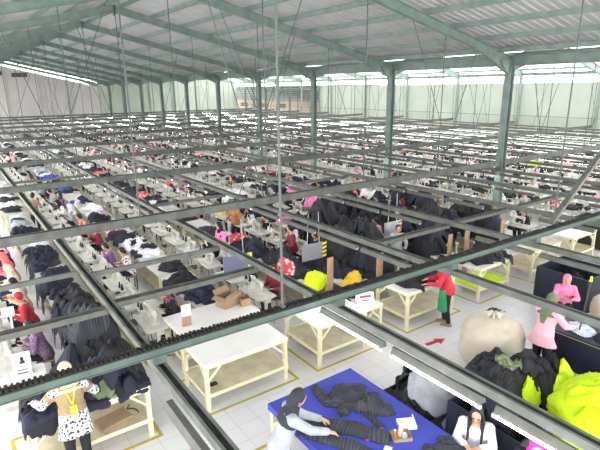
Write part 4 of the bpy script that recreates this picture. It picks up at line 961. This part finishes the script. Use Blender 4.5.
# ------------------------------------------------------------------ sacks
def sack(x, y, rx, ry, rz, m, label, seed, name='sack', tie=True, rot=0., group=None):
    o = empty(name, (x, y, 0), rot, label, 'sack', group); mb = MB(); n = 40; k = 26; R = []
    vs = []; fs = []
    for i in range(k + 1):
        t = -PI / 2 + PI * i / k
        for j in range(n):
            a = 2 * PI * j / n; c = math.cos(t); s = math.sin(t)
            p = V((math.copysign(abs(math.cos(a)) ** .85, math.cos(a)) * abs(c) ** .62, math.copysign(abs(math.sin(a)) ** .85, math.sin(a)) * abs(c) ** .62, math.copysign(abs(s) ** .8, s)))
            q = V((math.cos(a) * c, math.sin(a) * c, s)) * 2.0 + V((seed * 7.3, 0, 0))
            f = 1 + .10 * noise.noise(q) + .045 * noise.noise(q * 2.6) - .05 * abs(noise.noise(V((math.cos(a) * 4 + seed, math.sin(a) * 4, s * .8)))) * (1 if s > -.3 else .3)
            vs.append((p.x * rx * f, p.y * ry * f, max(.004, rz + p.z * rz * (f if s > 0 else 1))))
    for i in range(k):
        for j in range(n): j2 = (j + 1) % n; fs.append((i * n + j, i * n + j2, (i + 1) * n + j2, (i + 1) * n + j))
    mb.add(vs, fs); b = part('bag', mb.mesh('bag', m, True), o)
    if tie:
        mb = MB(); top = max(v[2] for v in vs)
        for q in range(7): a = q * .9 + seed; mb.ell((.10 * math.cos(a), .10 * math.sin(a), top + .01), .09, .03, .05, Matrix.Rotation(a, 3, 'Z') @ Matrix.Rotation(.5, 3, 'Y'), 8, 6)
        part('gathered_mouth', mb.mesh('gathered_mouth', m, True), o)
    return o
def mound(x, y, rx, ry, h):
    ii, jj = np.meshgrid(np.arange(HH.shape[0]), np.arange(HH.shape[1]), indexing='ij'); q = ((GX0 + (ii + .5) * GS - x) / rx) ** 2 + ((GY0 + (jj + .5) * GS - y) / ry) ** 2
    np.maximum(HH, np.where(q < 1, h * np.maximum(1 - q, 0) ** .3, 0), out=HH)
sack(8.24, 5.02, .62, .56, .56, sackm, 'bulging beige cloth sack standing on the white floor by the red arrow', 1)
mound(8.24, 5.02, .64, .58, 1.16)
garment('jacket', 8.72, 5.22, .3, CL['navy'], None, (.7, .75), .11, .04, label='navy jacket thrown over the top of the beige sack', step=.032)
sack(7.15, 4.25, .50, .48, .40, CL['charcoal'], 'dark charcoal sack nearest the second light rail, lime piece beside it', 2, tie=False); mound(7.15, 4.25, .52, .5, .82)
sack(7.75, 3.85, .48, .52, .40, CL['black'], 'black sack between the charcoal sack and the pink-shirted woman', 3, tie=False); mound(7.75, 3.85, .5, .54, .82)
garment('jacket', 7.72, 4.16, .8, CL['black'], None, (.7, .75), .12, .05, label='black jacket slumped between the beige sack and the dark sacks', step=.034)
garment('jacket', 7.05, 4.2, 2.2, CL['charcoal'], None, (.9, .8), .06, .05, label='charcoal jacket spread over the nearest dark sack', step=.034)
garment('jacket', 7.65, 3.75, .4, CL['charcoal'], None, (1.0, .8), .06, .05, label='dark grey jacket spread over the black sack', step=.034)
for i, (gx_, gy_) in enumerate([(6.95, 3.75), (7.35, 4.5), (7.95, 3.5), (7.5, 3.3)]): garment('jacket', gx_, gy_, 1.3 * i, QM['black'], None, (.8, .8), .09, .06, 1., label='black quilted jacket lying among the dark sacks', group='black jackets among the dark sacks', step=.034)
garment('bundle', 7.25, 4.05, 1.1, camo, None, (.5, .8), .05, .04, label='camouflage garment lying across the dark sacks', step=.03)
garment('bundle', 7.22, 3.62, 1.9, neon, None, (.42, .6), .05, .03, label='small lime piece of cloth hanging off the dark sacks', step=.03)
sack(7.55, 2.62, .85, .72, .46, neon, 'huge lime yellow bag slumped on the floor at the lower right', 5, 'lime_sack', tie=False); mound(7.55, 2.62, .88, .75, .96)
garment('cloth', 7.75, 2.85, .5, neon, None, (1.3, 1.0), .05, .10, label='lime cloth folded over the huge lime bag', cat='cloth', name='lime_cloth', step=.034, slope=1.8)
garment('cloth', 6.72, 2.55, 1.2, neon, None, (.55, .8), .05, .06, label='lime cloth end showing below the second light rail', cat='cloth', name='lime_cloth', step=.034, slope=1.8)
sack(11.9, 4.3, .45, .45, .42, sackm, 'beige sack at the right edge beside the woman in the bright pink headscarf', 8)
sack(12.6, 3.9, .5, .5, .5, CL['navy'], 'navy sack at the right edge behind the pale sack', 9, tie=False)
R6 = (9.08, 10.3, 1.9, 4.35)
garment('jacket', 9.6, 3.2, .5, CL['navy'], R6, (.9, .9), .10, .04, label='navy jacket heaped at the right on the navy covered table', step=.034)
garment('bundle', 9.45, 3.95, .9, plastic, R6, (.8, .8), .08, .05, label='pale bluish plastic bag crumpled on the navy covered table', name='plastic_bag', cat='bag', step=.03)
garment('jacket', 9.9, 2.5, 2, CL['navy'], R6, (.9, .9), .10, .04, label='navy jacket at the near end of the navy covered table', step=.04)
mb = MB(); mb.tube((9.30, 3.86, .93), (9.75, 3.98, 1.80), .014, n=8); o = tag(link('marking_stick', mb.mesh('stick', motorm)), 'thin dark stick with lime tip leaning up from the navy covered table', 'stick')
mb = MB(); mb.tube((9.75, 3.98, 1.80), (9.79, 3.99, 1.90), .03, .02, n=8); part('tip', mb.mesh('tip', neon), o)
# ------------------------------------------------------------------ lime shelf cloth, signs, boards, boxes
mb = MB(); vs = []; fs = []
for i in range(25):
    for j in range(17): x = 10.80 + 1.30 * i / 24; y = 7.07 + .9 * j / 16; vs += [(x, y, .318 + .02 * noise.noise((x * 5, y * 5, 1))), (x, y, .302)]
for i in range(24):
    for j in range(16):
        a = (i * 17 + j) * 2; b = a + 34; fs += [(a, b, b + 2, a + 2), (a + 1, a + 3, b + 3, b + 1)]
mb.add(vs, fs); tag(link('lime_cloth', mb.mesh('lime_cloth', neon, True)), 'flat lime cloth spread on the shelf of a cream table', 'cloth')
def card_sign(x, y, z, rz, label, marks, w=.30, h=.42, m=paper, d=.10):
    """folded card standing on a table; marks are dark bars on its front (x0,x1,z0,z1)"""
    o = empty('card_sign', (x, y, z), rz, label, 'sign'); mb = MB(); mb.add([(-w / 2, -d, 0), (w / 2, -d, 0), (w / 2, d, 0), (-w / 2, d, 0), (-w / 2, -.012, h), (w / 2, -.012, h), (w / 2, .012, h), (-w / 2, .012, h)], [(3, 2, 1, 0), (4, 5, 6, 7), (0, 1, 5, 4), (2, 3, 7, 6), (1, 2, 6, 5), (3, 0, 4, 7)]); part('card', mb.mesh('card', m), o)
    for a, b, c, e, q in marks:
        mb = MB(); f = lambda zz: -d + (d - .012) * zz / h - .004
        mb.add([(a, f(c), c), (b, f(c), c), (b, f(e), e), (a, f(e), e), (a, f(c) + .003, c), (b, f(c) + .003, c), (b, f(e) + .003, e), (a, f(e) + .003, e)], [(0, 1, 2, 3), (7, 6, 5, 4), (0, 4, 5, 1), (1, 5, 6, 2), (2, 6, 7, 3), (3, 7, 4, 0)]); part('printed_mark', mb.mesh('printed_mark', q), o)
    return o
mb = MB(); mb.box(.28, .62, 8.30, 8.72, .86, .90); 
st = empty('side_table', (.22, 8.28, 0), 0, 'small cream stand under the white number card', 'table'); mb = MB(); mb.box(0, .5, 0, .6, .86, .90); part('table_top', mb.mesh('table_top', whitetop), st)
for a in (.04, .46):
    for c in (.04, .56): mb = MB(); mb.box(a - .02, a + .02, c - .02, c + .02, 0, .86); part('leg', mb.mesh('leg', cream), st)
card_sign(.40, 8.72, .90, -.15, 'white folded card with a black mark and bars beside the navy heap', [(-.015, .035, .24, .31, blk), (-.03, .05, .20, .24, blk), (-.04, .08, .145, .155, blk), (-.085, .085, .09, .105, blk), (-.085, .085, .035, .055, blk)], .27, .38)
card_sign(7.13, 7.55, .78, -.35, 'white card box with red stripe on the low narrow table', [(-.14, .14, .13, .18, redp), (-.10, .08, .06, .08, blk)], .42, .24, paper, .07)
# board with red letters on the left row
o = empty('lettered_board', (.18, 11.0, 1.06), PI / 2 - 1.75, 'white board with red letters standing on a left row machine', 'sign'); mb = MB(); mb.box(-.36, .36, -.01, .01, 0, .2); mb.box(-.3, -.26, -.03, .03, -.30, 0); mb.box(.26, .3, -.03, .03, -.30, 0); part('board', mb.mesh('board', paper), o)
for x0, bars in ((-.20, [(0, .02, 0, .11), (.02, .07, .09, .11), (.02, .07, 0, .02), (.02, .06, .045, .065)]), (-.07, [(0, .02, 0, .02)]), (.02, [(0, .02, 0, .11), (.07, .09, 0, .11), (.02, .07, .045, .065)])):
    mb = MB()
    for a, b, c, e in bars: mb.box(x0 + a * 1.2, x0 + b * 1.2, -.014, -.0105, .045 + c, .045 + e)
    part('letter', mb.mesh('letter', redp), o)
def striped_panel(x, y, z, w, h, rz, label, m, stripe, base):
    o = empty('striped_panel', (x, y, z), rz, label, 'sign', 'hanging striped panels'); mb = MB(); mb.box(-w / 2, w / 2 - .13, -.012, .012, 0, h); part('panel', mb.mesh('panel', m), o)
    mb = MB(); mb.box(w / 2 - .129, w / 2, -.012, .012, 0, h); b = part('edge_strip', mb.mesh('edge_strip', base), o)
    for i in range(4): mb = MB(); q = h * (i + .15) / 4; mb.add([(w / 2 - .129, -.014, q), (w / 2, -.014, q + .03), (w / 2, -.014, q + h / 8 + .03), (w / 2 - .129, -.014, q + h / 8), (w / 2 - .129, .014, q), (w / 2, .014, q + .03), (w / 2, .014, q + h / 8 + .03), (w / 2 - .129, .014, q + h / 8)], [(0, 1, 2, 3), (7, 6, 5, 4), (0, 4, 5, 1), (2, 6, 7, 3), (1, 5, 6, 2), (3, 7, 4, 0)]); part('stripe', mb.mesh('stripe', stripe), b)
    for a in (-w * .3, w * .2): mb = MB(); mb.tube((a, 0, h), (a * .8, 0, 2.34 - z), .006, n=5); part('cord', mb.mesh('cord', paper), o)
ys = mat('hazard_yellow', (.78, .70, .05), .5)
striped_panel(7.55, 10.0, 1.03, .78, .46, -.05, 'grey panel edged with black and yellow stripes hanging behind the lime cloth', mat('grey_panel', (.22, .22, .25), .6), ys, blk)
striped_panel(5.55, 10.6, .92, .82, .48, 0, 'purple-blue panel edged with lime stripes hanging by the second rail', mat('violet_panel', (.16, .16, .27), .6), ys, mat('pale_lime', (.55, .60, .25), .5))
striped_panel(10.85, 10.3, 1.0, .75, .48, 0, 'grey and white panel edged with orange stripes hanging among the dark heaps', mat('two_grey_panel', (.45, .45, .48), .6, var=.5, vscale=2), CL['orange'], CL['cream'])
for i, (x, y, z0, z1) in enumerate([(7.25, 8.95, .3, 1.44), (8.42, 8.40, .3, 1.46), (11.2, 8.40, .3, 1.45), (12.0, 8.42, .3, 1.42), (13.75, 8.40, .3, 1.46), (3.36, 8.78, .84, 1.32)]):
    mb = MB(); mb.box(-.095, .095, -.015, .015, 0, z1 - .0 if z0 < .5 else z1 - z0); tag(link('upright_board', mb.mesh('upright_board', wood), loc=(x, y, 0 if z0 < .5 else z0), rz=.08 * (-1) ** i), 'tall brown board standing upright before the dark heaps, %s from the left' % ORD[i] if i < 5 else 'brown and white board standing on the table of the cardboard box', 'board', 'upright brown boards' if i < 5 else None)
mb = MB(); mb.box(-.097, .097, -.018, -.0152, .22, .48); part('white_sheet', mb.mesh('white_sheet', paper), bpy.data.objects[[a.name for a in COL.objects if a.name.startswith('upright_board')][-1]])
def carton(x, y, z, rz, a, b, h, label, flaps=True):
    o = empty('cardboard_box', (x, y, z), rz, label, 'box'); t = .006
    for nm, q in (('side', (-a, a, -b, -b + t)), ('side', (-a, a, b - t, b)), ('side', (-a, -a + t, -b + t, b - t)), ('side', (a - t, a, -b + t, b - t))): mb = MB(); mb.box(*q, 0, h); part(nm, mb.mesh(nm, card), o)
    mb = MB(); mb.box(-a + t, a - t, -b + t, b - t, 0, .006); part('base', mb.mesh('base', card), o)
    if flaps:
        for s in (-1, 1):
            mb = MB(); mb.bar((0, s * b, h), (0, s * (b + .08), h + .10), 2 * a, .006); part('flap', mb.mesh('flap', card), o); mb = MB(); mb.bar((s * a, 0, h), (s * (a + .12), 0, h - .04), 2 * b, .006, up=(0, 0, 1)); part('flap', mb.mesh('flap', card), o)
carton(4.5, 9.18, .841, .3, .22, .16, .26, 'open cardboard box with raised flaps on the white-topped table'); carton(4.82, 9.0, .841, -.2, .11, .14, .18, 'small cardboard box beside the open one on the white-topped table', False)
mb = MB(); mb.box(-.26, .26, -.17, .17, 0, .03); mb.box(-.25, .25, -.16, .16, .03, .05); tag(link('flattened_box', mb.mesh('flattened_box', card), loc=(1.45, 7.35, .321), rz=.2), 'flattened pale carton lying on the shelf of the near left table', 'box')
mb = MB()
for i in range(12): a = i * .35; b = a + .35; mb.tube((.09 * math.cos(a), .05 * math.sin(a * 1.3), .02 + .02 * i), (.09 * math.cos(b), .05 * math.sin(b * 1.3), .04 + .02 * i), .012, n=6)
tag(link('strap', mb.mesh('strap', blk), loc=(1.75, 7.3, .31)), 'looped black strap on the shelf of the near left table', 'strap')
mb = MB(); mb.box(-.07, .07, -.04, .04, 0, .03); mb.box(-.06, .02, -.03, .03, .03, .04); tag(link('control_box', mb.mesh('control_box', blk), loc=(3.2, 7.3, .322)), 'small black box on the shelf of the wide empty white table', 'box')
garment('jacket', 7.12, 7.9, .4, CL['black'], (6.86, 7.42, 7.25, 8.35), (.45, .45), .05, .02, label='small black cloth lying behind the red-striped card box', cat='cloth', name='small_cloth')
garment('bundle', 7.15, 9.40, .6, neon, (6.63, 7.43, 9.2, 11.7), (1.2, 1.1), .14, .06, label='lime yellow cloth heaped beside a brown upright board', cat='cloth', name='lime_cloth')
garment('bundle', 7.85, 8.78, .1, gold, (7.47, 8.27, 8.55, 11.13), (.9, .6), .12, .05, label='golden yellow cloth lying right of the first upright board', cat='cloth', name='golden_cloth')
garment('bundle', 6.7, 10.2, .1, CL['redprint'], (6.3, 7.43, 9.6, 11.7), (.9, 1.2), .16, .05, label='red printed cloth heaped under the third light rail', cat='cloth', name='red_cloth')
for i, (x, y, c, lb) in enumerate([(8.3, 17.0, 'yellow', 'yellow cloth hung up high beside the orange-brown top'), (8.9, 17.2, 'cream', 'pale yellow cloth hung beside the deeper yellow one'), (11.2, 17.5, 'yellow', 'golden cloth piled farther along behind the yellow cloths')]):
    garment('bundle', x, y, i, CL[c], None, (.7, .6), .25, .08, label=lb, cat='cloth', name='yellow_cloth', zmin=.75, step=.045)
mb = MB(); vs = []
o = garment('bundle', 5, 8, 0, neon, None, (2.0, 1.2), .30, .10, step=.07, zmin=3); o.location = (29.4, 16.2, .75); o.name = 'lime_cloth'; tag(o, 'bright lime cloth spread far off beyond the right column', 'cloth')
# wire basket in the left row
garment('jacket', 8.75, 7.55, .9, CL['black'], (8.05, 9.75, 7.08, 8.15), (1.1, 1.0), .16, .06, label='big black jacket heaped in front of the person in red')
garment('bundle', 9.15, 7.6, .2, CL['charcoal'], (8.05, 9.75, 7.08, 8.15), (.9, .8), .12, .05, label='charcoal garment under the hands of the person in red')

for i, (x, y, r, c, lb) in enumerate([(1.50, 7.42, .5, 'navy', 'navy jacket folded beside the olive green garment on the near left table'), (1.82, 7.6, 2.0, 'black', 'rounded black jacket at the right end of the near left table')]):
    o = garment('jacket', x, y, r, CL[c], (.25, 2.0, 7.05, 8.1), (.75, .75), .10, .05, label=lb)
    m = MB(); m.box(-.035, .035, -.045, .045, 0, .003); t = part('size_label', m.mesh('size_label', paper), o); t.location = (-.05, -.12, .30 if i else .26)
